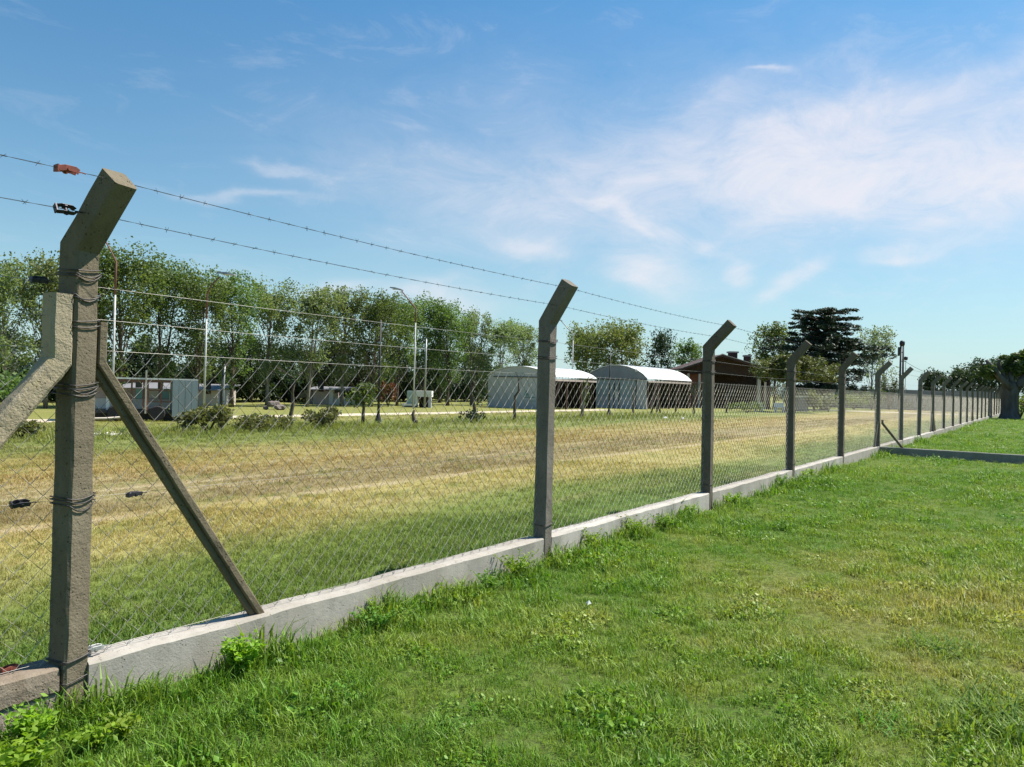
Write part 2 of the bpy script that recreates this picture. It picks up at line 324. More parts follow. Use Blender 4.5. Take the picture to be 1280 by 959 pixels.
def grassmat(name, field, blade):
    t = NT(name); col = grass_colour(t, field); p = t.pos(False)
    if blade:
        rnd = t.n('ShaderNodeObjectInfo').outputs['Random']; at_ = t.n('ShaderNodeAttribute', attribute_name='tone')
        hsv = t.n('ShaderNodeHueSaturation'); t.l(col, hsv.inputs['Color']); t.l(t.rng(rnd, 0, 1, .475, .515), hsv.inputs['Hue']); t.l(t.rng(at_.outputs['Fac'], 0, 1, .55, 1.45), hsv.inputs['Value'])
        t.done(hsv.outputs[0], .5, 0, .3)
        tr = t.n('ShaderNodeBsdfTranslucent'); t.l(t.mix(1., hsv.outputs[0], (1.2, 1.2, .6), 'MULTIPLY'), tr.inputs[0])
        ms = t.n('ShaderNodeMixShader'); ms.inputs[0].default_value = .38; t.l(t.b.outputs[0], ms.inputs[1]); t.l(tr.outputs[0], ms.inputs[2]); t.l(ms.outputs[0], t.out.inputs[0])
        return t.m
    f = t.noise(p, 22, 5, .75); col = t.mix(t.rng(f, .40, .72, .85, .30) if not field else t.rng(f, .35, .65, .55, 0), col, (.055, .060, .022))
    t.bump(f, .8, .04); return t.done(col, .95, 0, .1)
M['lawn_soil'] = grassmat('lawn_turf', False, False); M['lawn_blade'] = grassmat('lawn_blade', False, True)
M['field_soil'] = grassmat('field_turf', True, False); M['field_blade'] = grassmat('field_blade', True, True)
def roadmat():
    t = NT('pale_gravel'); p = t.pos(False); c = t.mix(t.rng(t.noise(p, .9, 5, .6, (.3, 1, 1)), .4, .65), (.50, .43, .33), (.38, .32, .23)); t.bump(t.noise(p, 30, 4), .4, .02); return t.done(c, .95)
M['road'] = roadmat()

# ------------------------------------------------------------------ the ground
D = 3.541                                    # camera-side face of the plinth
WT = .16; WH = .22                            # plinth thickness and height
def sheet(name, pts, z, mat):
    me = bpy.data.meshes.new(name); me.from_pydata([(x, y, z) for x, y in pts], [], [tuple(range(len(pts)))]); o = link(name, me, mat); o['kind'] = 'structure'; return o
sheet('ground', [(-1500, -1500), (3000, -1500), (3000, 3000), (-1500, 3000)], -.008, M['field_soil'])
sheet('lawn', [(-60, -120), (130, -120), (130, D+.06), (-60, D+.06)], 0, M['lawn_soil'])
sheet('field', [(-60, D+.1), (160, D+.1), (160, 90), (-60, 90)], 0, M['field_soil'])
me = bpy.data.meshes.new('road'); vs = []; fs = []
for i in range(45):
    x = -40+i*2.1; w = 1.0 + .22*mnoise.noise(Vector((x*.2, 0, 0))); c = 27.7 + .3*mnoise.noise(Vector((x*.08, 5, 0)))
    vs += [(x, c-w, .004), (x, c+w, .004)]
    if i: fs.append((2*i-2, 2*i, 2*i+1, 2*i-1))
me.from_pydata(vs, [], fs); tag(link('road', me, M['road']), kind='structure')
me = bpy.data.meshes.new('dirt_track'); vs = []; fs = []
for i in range(14):
    y = 5+i*1.2; x = 84 + .8*mnoise.noise(Vector((y*.3, 1, 0))); vs += [(x-2.6, y, .004), (x+2.6, y, .004)]
    if i: fs.append((2*i-2, 2*i-1, 2*i+1, 2*i))
me.from_pydata(vs, [], fs); tag(link('dirt_track', me, M['road']), kind='structure')

# ------------------------------------------------------------------ the fence
S0, STEP, OFF5 = 1.749, 3.966, .444
PW, PD = .125, .125
def post_x(k): return S0 + STEP*k + (OFF5 if k >= 5 else 0) - PW/2
NPOST = 22
PY = D - .004 + PD/2
ZB = CAMH + .56
fence = empty('boundary_fence', (0, PY, 0), 'long fence of bent concrete posts and chain link between lawn and field', 'fence')
def post_mesh(o, u, seed, mat='post'):
    L = math.hypot(o, u); half = .5*math.atan2(o, u); zb = ZB + math.tan(half)*PD/2
    path = [(0, 0, 0), (0, 0, zb), (0, -o, zb+u)]
    return MB().sweep(path, (1, 0, 0), PW, PD, .011, .0045, seed).mesh('post', (M[mat],))
pm = {0: post_mesh(.245, .30, 1, 'post_near'), 1: post_mesh(.22, .34, 2)}
var = [post_mesh(.285, .325, 3), post_mesh(.27, .33, 4), post_mesh(.30, .315, 5)]
posts = {}
def loops(z, n, droop, seed, pw=PW, pd=PD, r=.0032):
    q = random.Random(seed); mb = MB(); pts = []
    g = .004
    c = [(-pw/2-g, pd/2+g), (-pw/2-g, -pd/2-g), (pw/2+g, -pd/2-g), (pw/2+g, pd/2+g)]
    for k in range(n):
        d0 = q.uniform(.1, 1.5)*droop; zz = z - k*.013 + q.uniform(-.009, .009)
        pts += [(*c[0], zz), (*c[1], zz-.006)]
        pts += [(c[1][0]+(c[2][0]-c[1][0])*s, c[1][1]-.003, zz-.006+.016*s-d0*4*s*(1-s)) for s in (.15, .3, .5, .7, .85)]
        pts += [(*c[2], zz+.010), (*c[3], zz+.004)]
    mb.tube(pts, r, 5); return mb.mesh('wire_tie', (M['tie'],), True)
for k in range(-1, NPOST+1):
    me = pm.get(k) or var[k % 3]
    o = link('post', me, None, fence, (post_x(k), 0, 0)); posts[k] = o
    if k > 1: o.rotation_euler = (R(random.uniform(-.7, .7)), R(random.uniform(-.9, .9)), R(random.uniform(-4, 4)))
    if k > 1 and k % 2: o.scale = (1, 1, 1+random.uniform(-.004, .006))
posts[0].rotation_euler = (0, 0, R(14)); posts[0].scale = (.95, .95, 1)
posts[0]['label'] = 'nearest concrete post, braced on both sides and wrapped in dark tie wire'
for z, n, dr in ((2.005, 3, .02), (1.885, 2, .03), (1.765, 2, .015), (1.49, 4, .02), (.975, 3, .03), (.262, 2, .005), (.16, 1, .0)):
    link('wire_tie', loops(z, n, dr, int(z*100)), None, posts[0])
t1 = loops(1.937, 2, .018, 5); t2 = loops(1.79, 2, .018, 8); t3 = loops(.33, 1, .0, 9)
for k in range(1, 8):
    for t_ in (t1, t2, t3): link('wire_tie', t_, None, posts[k])
# braces
def brace_mesh(sgn, top, bend, foot, w, seed, groove):
    mb = MB(); p = [(0, 0, top), (0, 0, bend), (sgn*foot, 0, .2)]
    if groove:
        mb.sweep([(sgn*.014, 0, top), (sgn*.014, 0, bend), (sgn*(foot+.014), 0, .2)], (0, 1, 0), .055, w*.38, .006, .003, seed)
        mb.sweep([(-sgn*.012, .012, top-.004), (-sgn*.012, .012, bend-.02), (sgn*(foot-.026), .012, .2)], (0, 1, 0), .035, w*.28, .005, .003, seed+1)
    else: mb.sweep(p, (0, 1, 0), .115, w, .014, .0055, seed, .03)
    return mb.mesh('brace', (M['post_old'] if not groove else M['post_near'],))
bm_r = brace_mesh(1, 1.775, 1.585, .93, .105, 11, True); bm_l = brace_mesh(-1, 1.885, 1.585, 1.05, .092, 12, False)
link('brace', bm_r, None, fence, (post_x(0)+PW/2+.026, .0, 0))
o = link('brace', bm_l, None, fence, (post_x(0)-PW/2-.028, -.01, 0)); o['label'] = 'chipped tan brace with moss on its upper face'
link('brace', brace_mesh(1, .92, .84, .5, .09, 41, True), None, fence, (post_x(5), -PD/2-.04, 0), (0, 0, R(-90)))
link('brace', brace_mesh(-1, .88, .80, .35, .09, 42, True), None, fence, (post_x(5)-PW/2-.05, 0, 0))
for k in (8, 13):
    bmx = brace_mesh(1, 1.05, .93, .8, .1, 20+k, True); link('brace', bmx, None, fence, (post_x(k)+PW/2+.04, 0, 0))
    bmx = brace_mesh(-1, 1.05, .93, .55, .1, 30+k, True); link('brace', bmx, None, fence, (post_x(k)-PW/2-.05, 0, 0))
# chain link
MT = CAMH + .12                              # top of the mesh
def chain_mesh(L, a=.054, r=.0020):
    h = .054; z0 = WH+.012; n = int(round((MT - z0)/h)); h = (MT-z0)/n; N = int(round(L/a)); a = L/N; V = []; Fc = []
    for i in range(N):
        b = len(V)
        for j in range(n+1):
            side = (j+i) % 2; x = a*(i+side); yy = (.003 if side else -.003); z = z0 + h*j
            if j == n: z += .012
            for q in range(3):
                an = 2*math.pi*q/3 + .5; V.append((x + r*math.cos(an)*.9, yy + r*math.sin(an), z + r*.5*math.cos(an)*(1 if side else -1)))
        for j in range(n):
            for q in range(3): Fc.append((b+j*3+q, b+j*3+(q+1) % 3, b+j*3+3+(q+1) % 3, b+j*3+3+q))
    me = bpy.data.meshes.new('chain_link'); me.from_pydata(V, [], Fc); me.materials.append(M['mesh_wire']); return me
cl = chain_mesh(STEP-PW); cl5 = chain_mesh(STEP+OFF5-PW)
for k in range(-1, NPOST):
    o = link('chain_link', cl5 if k == 4 else cl, None, fence, (post_x(k)+PW/2, .02, 0))
# plain line wires
def line_wire(z, y, r, sag, x0=-1, x1=NPOST):
    pts = []
    for k in range(x0, x1):
        a, b = post_x(k), post_x(k+1)
        pts += [(a+(b-a)*s, y, z - sag*4*s*(1-s)) for s in (0, .25, .5, .75)]
    pts.append((post_x(x1), y, z)); return MB().tube(pts, r, 5).build('line_wire', M['wire'], fence, True)
line_wire(CAMH+.125, .012, .0013, .006); line_wire(CAMH+.268, .0, .0013, .012); line_wire(CAMH+.417, .0, .0013, .010)
line_wire(.965, .012, .0008, .004); line_wire(WH+.03, .012, .0013, .002)
def barbed(frac, sag):
    o_, u_ = .265, .325; y = -o_*frac; z = ZB + .03 + u_*frac; mb = MB(); pa = []; pb = []; q = random.Random(int(frac*100))
    x = post_x(-1); xe = post_x(NPOST)
    def pz(xx):
        s = ((xx-post_x(0))/STEP) % 1.0; return z - sag*4*s*(1-s)
    i = 0
    while x < xe:
        far = x > 26; st = .05 if not far else .8
        ph = i*1.1; tw = .0013 if not far else 0
        pa.append((x, y+tw*math.cos(ph), pz(x)+tw*math.sin(ph))); pb.append((x, y-tw*math.cos(ph), pz(x)-tw*math.sin(ph))); x += st; i += 1
    mb.tube(pa, .0010, 4); mb.tube(pb, .0010, 4)
    x = post_x(-1)+.06
    while x < 30:
        for j in range(2):
            an = q.uniform(0, 6.28); dv = Vector((.006*(1 if j else -1), math.cos(an)*.013, math.sin(an)*.013)); c = Vector((x+j*.006, y, pz(x)))
            mb.tube([c-dv, c+dv], .0009, 3)
        mb.tube([(x-.007, y, pz(x)), (x+.012, y, pz(x))], .0026, 4); x += .125
    return mb.build('barbed_wire', M['tie'], fence)
barbed(.86, .02); barbed(.42, .02)
# ratchet strainers on the wires
def ratchet(s=1.0):
    mb = MB()
    for sy in (-1, 1): mb.sweep([(-.04*s, sy*.017*s, -.004*s), (-.015*s, sy*.019*s, .004*s), (.025*s, sy*.019*s, .004*s), (.042*s, sy*.012*s, -.002*s)], (0, 1, 0), .004*s, .024*s, .001)
    mb.box(-.046*s, -.04*s, -.02*s, .02*s, -.016*s, .012*s)
    ring = [(r_*math.cos(q), z) for r_, z, q in ()]
    vs = []
    mb2 = MB().lathe([(.004*s, -.026*s), (.008*s, -.026*s), (.008*s, -.018*s), (.015*s, -.018*s), (.015*s, -.012*s), (.007*s, -.011*s), (.007*s, .011*s), (.015*s, .012*s), (.015*s, .02*s), (.005*s, .026*s)], 10)
    mb.add([(x_, z_, y_) for x_, y_, z_ in mb2.v], mb2.f)
    mb.tube([(.04*s, 0, 0), (.06*s, 0, .002), (.075*s, 0, 0)], .003*s, 4); return mb
def strainer(x, y, z, mat, s=1.0, tilt=0, lab=None):
    o = ratchet(s).build('wire_strainer', mat, fence, False, (x, y, z), (R(tilt), 0, 0))
    if lab: o['label'] = lab
fx = lambda px, y=3.6: on(px, y)[0]
strainer(fx(77, PY-.23), -.265*.86, ZB+.03+.325*.86-.004, M['red'], 1.0, 0, 'red wire strainer on the top barbed wire')
strainer(fx(76, PY-.11), -.265*.42, ZB+.03+.325*.42-.004, M['black_metal'], .95, 60)
strainer(fx(46), 0, CAMH+.417, M['black_metal'], .8, 25)
strainer(fx(32), .012, .965, M['black_metal'], .85, 20)
strainer(fx(174), .012, .957, M['black_metal'], .8, 0)
strainer(fx(22, 3.66), .05, WH+.03, M['red'], .75, 0, 'rusty red wire strainer lying at the foot of the mesh')
strainer(fx(122, 3.66), .02, WH+.03, M['grey_metal'], .9, 0)

# plinth under the fence
plinth = empty('concrete_plinth', (0, D, 0), 'low pale rendered concrete plinth running along the foot of the fence', 'low wall')
def section(x0, x1, seed, mat, top=WH, crack=None):
    n = max(6, int((x1-x0)/(.05 if seed < 5 else .16))); pts = [(x0+(x1-x0)*i/n) for i in range(n+1)]; mb = MB(); vs = []
    for x in pts:
        a = lambda s_: mnoise.noise(Vector((x*2.2, seed*3.3, s_)))*.010 + mnoise.noise(Vector((x*9, seed*3.3, s_)))*.005
        vs += [(x, a(1), -.3), (x, a(2), top*.5), (x, a(3)*.7, top-.012+a(4)), (x, .012, top+a(5)), (x, WT-.012, top+a(6)), (x, WT+a(7), top-.012), (x, WT, -.3)]
    m_ = 7; fs = [(i*m_+k, (i+1)*m_+k, (i+1)*m_+k+1, i*m_+k+1) for i in range(n) for k in range(m_-1)] + [tuple(range(m_)), tuple(range(n*m_+m_-1, n*m_-1, -1))]
    mb.add(vs, fs); return mb.build('wall_section', mat, plinth)
def plinth_run(k):
    a, b = post_x(k)+PW/2+.002, post_x(k+1)-PW/2-.002
    return a, b
for k in range(0, NPOST):
    a, b = plinth_run(k); section(a, b, k, M['plinth'])
# the old cracked section left of the nearest post: two courses with an open crack between them
a, b = plinth_run(-1)
def old_course(z0f, z1f, y0, mat, seed):
    n = 60; mb = MB(); vs = []
    for i in range(n+1):
        x = a+(b-a)*i/n; j = lambda s_: mnoise.noise(Vector((x*3, seed, s_)))*.008+mnoise.noise(Vector((x*14, seed, s_)))*.004
        z0, z1 = z0f(x), z1f(x)
        vs += [(x, y0+j(1), z0), (x, y0+j(2), (z0+z1)/2), (x, y0+.004+j(3), z1-.01), (x, y0+.02, z1), (x, WT, z1), (x, WT, z0)]
    m_ = 6; fs = [(i*m_+q, (i+1)*m_+q, (i+1)*m_+(q+1) % m_, i*m_+(q+1) % m_) for i in range(n) for q in range(m_)] + [tuple(range(m_)), tuple(range(n*m_+m_-1, n*m_-1, -1))]
    mb.add(vs, fs); return mb.build('wall_section', mat, plinth)
ck = lambda x: .118 + .02*mnoise.noise(Vector((x*2.1, 3, 0))) + .008*mnoise.noise(Vector((x*13, 4, 0)))
o = old_course(lambda x: ck(x)+.008, lambda x: WH+.012+.008*mnoise.noise(Vector((x*1.7, 9, 0))), -.004, M['plinth_old'], 3); o['label'] = 'brown stained upper course of cracked old plinth'
o = old_course(lambda x: -.3, ck, .002, M['plinth_old'], 8); o['label'] = 'lower course of cracked old plinth below the open crack'
# cross plinth at the fifth post
xc = post_x(5)-PW/2-.02
mb = MB(); n = 90; vs = []
for i in range(n+1):
    y = D-.003-i*.35; j = lambda s_: mnoise.noise(Vector((s_, y*1.5, 3)))*.006
    vs += [(xc+j(1), y, -.3), (xc+j(2), y, .2), (xc+.01, y, .215+j(3)), (xc+.15, y, .215+j(4)), (xc+.16, y, .2), (xc+.16, y, -.3)]
fs = [(i*6+q, (i+1)*6+q, (i+1)*6+q+1, i*6+q+1) for i in range(n) for q in range(5)] + [tuple(range(6)), tuple(range(n*6+5, n*6-1, -1))]
mb.add(vs, fs); o = mb.build('cross_plinth', M['plinth_dark'])
tag(o, 'low grey concrete wall crossing the lawn at right angles to the fence', 'low wall')

# ------------------------------------------------------------------ plants: leaves and trunks
def leaf_mesh(name, centers, sizes, mat, rs, droop=0., aspect=.55, flat=0., tones=None, outward=None):
    """rhombic leaves folded along the midrib (two triangles each)"""
    n = len(centers); d = rs.normal(size=(n, 3)); d[:, 2] = d[:, 2]*(1-flat) - droop
    if outward is not None: d = d*.6 + outward*1.2
    d /= np.linalg.norm(d, axis=1)[:, None]+1e-9
    s = rs.normal(size=(n, 3)); s[:, 2] *= (1-flat); s -= d*(s*d).sum(1)[:, None]; s /= np.linalg.norm(s, axis=1)[:, None]+1e-9
    up_ = np.cross(d, s); sz = sizes[:, None]
    V = np.empty((n, 4, 3)); V[:, 0] = centers - d*sz*.5; V[:, 1] = centers + s*sz*aspect*.5 + up_*sz*.08; V[:, 2] = centers + d*sz*.5; V[:, 3] = centers - s*sz*aspect*.5 + up_*sz*.08
    me = bpy.data.meshes.new(name); me.vertices.add(4*n); me.vertices.foreach_set('co', V.ravel())
    idx = np.arange(4*n).reshape(n, 4); tri = np.stack([idx[:, [0, 1, 2]], idx[:, [0, 2, 3]]], 1).reshape(-1)
    me.loops.add(6*n); me.loops.foreach_set('vertex_index', tri); me.polygons.add(2*n); me.polygons.foreach_set('loop_start', np.arange(2*n)*3)
    me.update(calc_edges=True)
    at_ = me.attributes.new('tone', 'FLOAT', 'FACE'); tn = rs.random(n) if tones is None else tones; at_.data.foreach_set('value', np.repeat(tn, 2).astype(np.float32))
    me.materials.append(mat); return me
def blob_pts(rs, c, r, n, shell=.55):
    v = rs.normal(size=(n, 3)); v /= np.linalg.norm(v, axis=1)[:, None]; q = (shell + (1-shell)*rs.random(n))**.7
    return np.array(c) + v*q[:, None]*np.array(r)
def tree_meshes(seed, h, width, base, leafmat_, nleaf=5200, leaf=.2, upright=.5, clump=.16, trunkr=.14, multi=1, bark='bark', nclump=46, gaps=1.0):
    """a tapered trunk with limbs and a crown of separate leaf clumps at the limb ends"""
    rs = np.random.default_rng(seed); tb = MB(); tips = []
    for s_ in range(multi):
        lean = rs.normal(size=2)*.05*h*(1 if multi == 1 else 1.6); top = Vector((lean[0], lean[1], h*.93)); pts = []
        for i in range(9):
            f = i/8; pts.append(Vector((top.x*f**1.3 + .02*h*math.sin(f*5+seed)*f, top.y*f**1.3 + .02*h*math.cos(f*4+seed)*f, top.z*f)))
        tr = trunkr/(multi**.5); tb.tube(pts, [tr*(1.25 if i == 0 else 1)*(1-.92*(i/8)**.9)+.012 for i in range(9)], 7)
        nl = nclump//multi
        for k in range(nl):
            f = base/h + (1-base/h)*((k+.5)/nl)**.9*.98; p0 = pts[0].lerp(pts[0], 0); i0 = min(7, int(f*.9*8)); p0 = pts[i0].lerp(pts[i0+1], f*.9*8-i0)
            prof = math.sin(math.pi*min(1, max(0.02, (f-base/h)/(1-base/h)))**.75)**.6*.9+.12
            an = k*2.4 + rs.normal()*.5; rr = width/2*prof*(.45+.6*rs.random())
            tip = Vector((p0.x+math.cos(an)*rr, p0.y+math.sin(an)*rr, min(h, p0.z + rr*upright*(1+rs.random()) + .02*h)))
            mid = p0.lerp(tip, .5) + Vector((0, 0, -.06*rr)); lr = tr*.36*(1-f*.6)
            tb.tube([p0, mid, tip], [lr, lr*.6, lr*.2+.004], 4, False); tips.append((tip, 1.)); tips.append((mid.lerp(tip, .4)+Vector(rs.normal(size=3)*.12), .75))
        tips.append((Vector((top.x, top.y, h*.97)), .7))
    C_, S_, T_ = [], [], []; per = max(8, int(nleaf/len(tips)))
    for tip, w in tips:
        r = clump*width*(.65+.7*rs.random())*w; n = int(per*(.5+rs.random())*gaps); r3 = (r, r, r*(.8+.5*rs.random()))
        C_.append(blob_pts(rs, tip, r3, n, .25)); S_.append(leaf*(.6+.7*rs.random(n))); T_.append(np.clip(rs.random()*.7+rs.random(n)*.5, 0, 1))
    return tb.mesh('trunk', (M[bark],), True), leaf_mesh('crown', np.concatenate(C_), np.concatenate(S_), leafmat_, rs, .15, .55, 0, np.concatenate(T_))
def plant(name, x, y, meshes, label, cat='tree', group=None, s=1., rz=None, parts=('trunk', 'crown')):
    o = empty(name, (x, y, 0), label, cat, group, random.uniform(0, 6.28) if rz is None else rz); o.scale = s if isinstance(s, tuple) else (s, s, s)
    for p_, me in zip(parts, meshes): link(p_, me, None, o)
    return o

# the long row of tall trees beyond the road
rowv = [tree_meshes(100+i, 8.+.0*i, 3.6+.5*(i % 3), 1.1+.3*(i % 2), M['leaf'] if i % 3 else M['leaf_silver'], 8200, .17, 1.25, .165, .13, 1+(i % 2), 'bark' if i % 3 else 'pale_bark', 46) for i in range(7)]
row = [(8, 326, 'tree at the left edge of the photo, left of the old braced post'), (58, 316, 'rounded tall tree right behind the tip of the nearest braced post'),
       (112, 330, 'tree behind the nearest post, mostly hidden by it'), (152, 308, 'tallest tree of the row, right beside the white lamp with the red neck'),
       (200, 328, 'bushy tree above the open sided trailer'), (246, 346, 'tree directly behind the lamp with the flat head'), (290, 340, 'tree just right of the lamp with the flat head'),
       (335, 352, 'thin tree right of two lamps with sky showing through its crown'), (385, 352, 'silvery tree halfway along the tall row'), (428, 358, 'tree above the dark bare sapling trunk and dry bush'),
       (464, 366, 'tree behind the slim black pole'), (497, 376, 'tree just left of the left-leaning lamp'), (527, 372, 'tree directly behind the left-leaning lamp and bare grey pole'),
       (560, 380, 'tree right of the bare grey pole'), (590, 388, 'dark tree left of the grey hangar'), (622, 396, 'tree rising over the left corner of the grey hangar'), (655, 404, 'last tree of the row, beside the second fence post')]
for i, (px, top, lab) in enumerate(row):
    y = 37 + (i*37 % 5)*.5; x, y = on(px, y); d = dep(x, y); h = zat(px, top, d)*.945; mv = rowv[(i*3) % 7]; k = h/8.
    plant('broadleaf_tree', x, y, mv, lab, 'tree', 'row of tall trees beyond the road', (k*(1.05 if i % 2 else .95), k, k))
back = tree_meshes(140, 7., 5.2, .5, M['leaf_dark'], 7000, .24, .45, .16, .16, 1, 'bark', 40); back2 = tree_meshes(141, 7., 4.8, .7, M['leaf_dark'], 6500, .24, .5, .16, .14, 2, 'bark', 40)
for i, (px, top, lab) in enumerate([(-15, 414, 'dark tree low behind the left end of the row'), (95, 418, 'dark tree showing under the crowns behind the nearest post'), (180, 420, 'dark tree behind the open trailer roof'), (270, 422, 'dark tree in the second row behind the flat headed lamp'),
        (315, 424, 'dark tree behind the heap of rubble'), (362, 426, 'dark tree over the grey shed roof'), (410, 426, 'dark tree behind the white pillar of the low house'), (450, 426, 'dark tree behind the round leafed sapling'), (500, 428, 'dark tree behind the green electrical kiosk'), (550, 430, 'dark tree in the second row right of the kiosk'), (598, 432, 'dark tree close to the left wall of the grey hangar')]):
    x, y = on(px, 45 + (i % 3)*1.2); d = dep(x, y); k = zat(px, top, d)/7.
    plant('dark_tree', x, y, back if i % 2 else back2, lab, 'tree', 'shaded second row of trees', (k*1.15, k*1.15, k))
# trees behind the hangars and the house
def single(name, seed, px, d, top, width_px, mat, label, base=.25, **kw):
    x, y = at(px, d); h = zat(px, top, d); w = width_px/F*d
    return plant(name, x, y, tree_meshes(seed, h, w, h*base, M[mat], **kw), label)
single('willow_tree', 201, 735, 88, 413, 66, 'leaf_pale', 'pale yellow green tree behind the left hangar roof', .2, nleaf=8000, leaf=.27, upright=.8, nclump=36, bark='pale_bark')
single('willow_tree', 202, 778, 86, 412, 70, 'leaf_pale', 'pale yellow green tree rising behind the arched blue grey hangar', .2, nleaf=8000, leaf=.27, upright=.8, nclump=36, bark='pale_bark')
single('conifer_tree', 203, 826, 84, 417, 38, 'leaf_dark', 'dark pointed tree between the pale trees behind the white hangar roof', .15, nleaf=3600, leaf=.24, upright=1.2, nclump=34, clump=.2)
single('small_tree', 204, 861, 90, 425, 46, 'leaf', 'small light green tree left of the brick house roof', .2, nleaf=3600, leaf=.26, upright=.6, nclump=30)
single('broadleaf_tree', 205, 968, 86, 402, 62, 'leaf', 'big mid green tree behind the chimneys left of the cedar', .15, nleaf=6200, leaf=.28, upright=.7, nclump=44)
single('poplar_tree', 206, 1090, 118, 412, 44, 'leaf_poplar', 'pale feathery poplar right behind the cedar', .1, nleaf=2600, leaf=.34, upright=1.6, nclump=30, gaps=.7)
single('poplar_tree', 207, 1108, 122, 416, 34, 'leaf_poplar', 'pale feathery poplar left of the utility pole', .1, nleaf=2200, leaf=.34, upright=1.6, nclump=28, gaps=.7)

def tier_tree(seed, h, tiers, mat, trunkr, leaf, dens):
    """conifer with flat spreading plates; tiers: (height fraction, reach left, reach right, thickness)"""
    rs = np.random.default_rng(seed); tb = MB(); tb.tube([(0, 0, 0), (.05, 0, h*.3), (-.05, .05, h*.6), (.05, 0, h*.97)], [trunkr*1.2, trunkr, trunkr*.7, .05], 8); C_, S_ = [], []
    for f, rl, rr, th in tiers:
        nb = 9
        for k in range(nb):
            an = 2*math.pi*k/nb + rs.normal()*.2; lat = math.cos(an); r = (rr if lat > 0 else rl)*abs(lat) + (.5*(rl+rr))*.75*(1-abs(lat)); r *= .75+.35*rs.random()
            z0 = f*h; dv = Vector((math.cos(an), math.sin(an), 0)); tip = dv*r + Vector((0, 0, z0 + r*.04 + rs.normal()*.1))
            tb.tube([(0, 0, z0-r*.16), tuple(dv*r*.5+Vector((0, 0, z0-.05))), tuple(tip)], [trunkr*.35, trunkr*.2, .02], 4, False)
            m_ = max(2, int(r/.65))
            for q in range(m_):
                s_ = (q+1)/m_; c = dv*r*s_ + Vector((rs.normal()*.25, rs.normal()*.25, z0+.02*r+rs.normal()*.08)); w = (.5+.35*rs.random())*(1.15-.35*s_); n = int(dens*(.6+.8*rs.random()))
                C_.append(blob_pts(rs, c, (w, w, th*(.7+.6*rs.random())), n, .1)); S_.append(leaf*(.6+.8*rs.random(n)))
    return tb.mesh('trunk', (M['bark'],), True), leaf_mesh('crown', np.concatenate(C_), np.concatenate(S_), mat, rs, 0, .35, .55)
dC = 80; hC = zat(1030, 387, dC); x, y = at(1030, dC); sc_ = dC/F
ca = tier_tree(31, hC, [(.975, 36*sc_, 34*sc_, .16), (.91, 44*sc_, 36*sc_, .2), (.86, 30*sc_, 26*sc_, .2), (.81, 48*sc_, 44*sc_, .2), (.75, 40*sc_, 30*sc_, .2), (.69, 62*sc_, 44*sc_, .24), (.645, 40*sc_, 50*sc_, .25), (.60, 66*sc_, 70*sc_, .3), (.53, 56*sc_, 76*sc_, .34), (.46, 52*sc_, 58*sc_, .4), (.38, 46*sc_, 52*sc_, .4), (.30, 40*sc_, 50*sc_, .4), (.22, 34*sc_, 50*sc_, .4)], M['needle'], .38, .34, 70)
plant('cedar_tree', x, y, ca, 'tall dark cedar with flat layered branches, highest on the right', 'tree', None, 1, R(35-90))
dJ = 66; x, y = at(985, dJ); sj = dJ/F
ja = tier_tree(33, zat(985, 447, dJ), [(.97, 14*sj, 20*sj, .35), (.88, 34*sj, 42*sj, .45), (.76, 42*sj, 60*sj, .5), (.64, 34*sj, 64*sj, .45)], M['needle_gold'], .2, .26, 120)
plant('spreading_conifer', x, y, ja, 'low spreading golden green conifer in front of the cedar', 'tree', None, 1, R(35-90))

# shrubs and saplings
def shrub_meshes(seed, r, h, mat, n=900, leaf=.1, stems=7, skirt=0):
    rs = np.random.default_rng(seed); tb = MB(); C_, S_ = [], []
    for k in range(stems):
        an = k*2.4+rs.random(); rr = r*(.35+.65*rs.random()); tip = Vector((math.cos(an)*rr, math.sin(an)*rr, h*(.55+.4*rs.random())))
        tb.tube([(0, 0, 0), tuple(tip*.5+Vector((0, 0, h*.12))), tuple(tip)], [.02*h+.006, .012*h+.004, .004], 4, False)
        m_ = n//stems; C_.append(np.maximum(blob_pts(rs, tip*.85, (r*.45, r*.45, h*.35), m_, .15), [[-99, -99, .02]])); S_.append(leaf*(.5+rs.random(m_)))
    for k in range(9 if skirt else 0):
        a_ = k*.7; C_.append(blob_pts(rs, (r*.6*math.cos(a_*2.4), r*.6*math.sin(a_*2.4), h*.28), (r*.55, r*.5, h*.27), skirt//9, .1)); S_.append(leaf*(.5+rs.random(skirt//9)))
    return tb.mesh('stem', (M['bark'],)), leaf_mesh('foliage', np.concatenate(C_), np.concatenate(S_), M[mat], rs)
def bush(px, y, seed, wpx, hpx, mat, label, leaf=.1, n=900):
    x, y = on(px, y); d = dep(x, y); return plant('bush', x, y, shrub_meshes(seed, wpx/2/F*d, hpx/F*d, mat, n, leaf), label, 'bush', None, 1, None, ('stem', 'foliage'))
bush(262, 19.8, 1, 62, 34, 'scrub', 'scruffy green bush at the right end of the trailer', .12, 1300)
bush(318, 19.6, 2, 62, 20, 'scrub', 'low dry bush between the trailer and the dark bare trunk', .1, 900)
bush(345, 19.9, 3, 44, 17, 'scrub', 'small dry tuft touching the dark bare trunk', .1, 700)
bush(402, 19.9, 4, 52, 24, 'scrub', 'spiky dry bush left of the round leafed sapling', .13, 900)
bush(28, 20.2, 5, 60, 24, 'scrub', 'dry bush at the far left behind the fallen brace', .1, 900)
bush(-2, 33, 6, 90, 55, 'leaf', 'wide green bush under the trees at the left edge', .16, 1600)
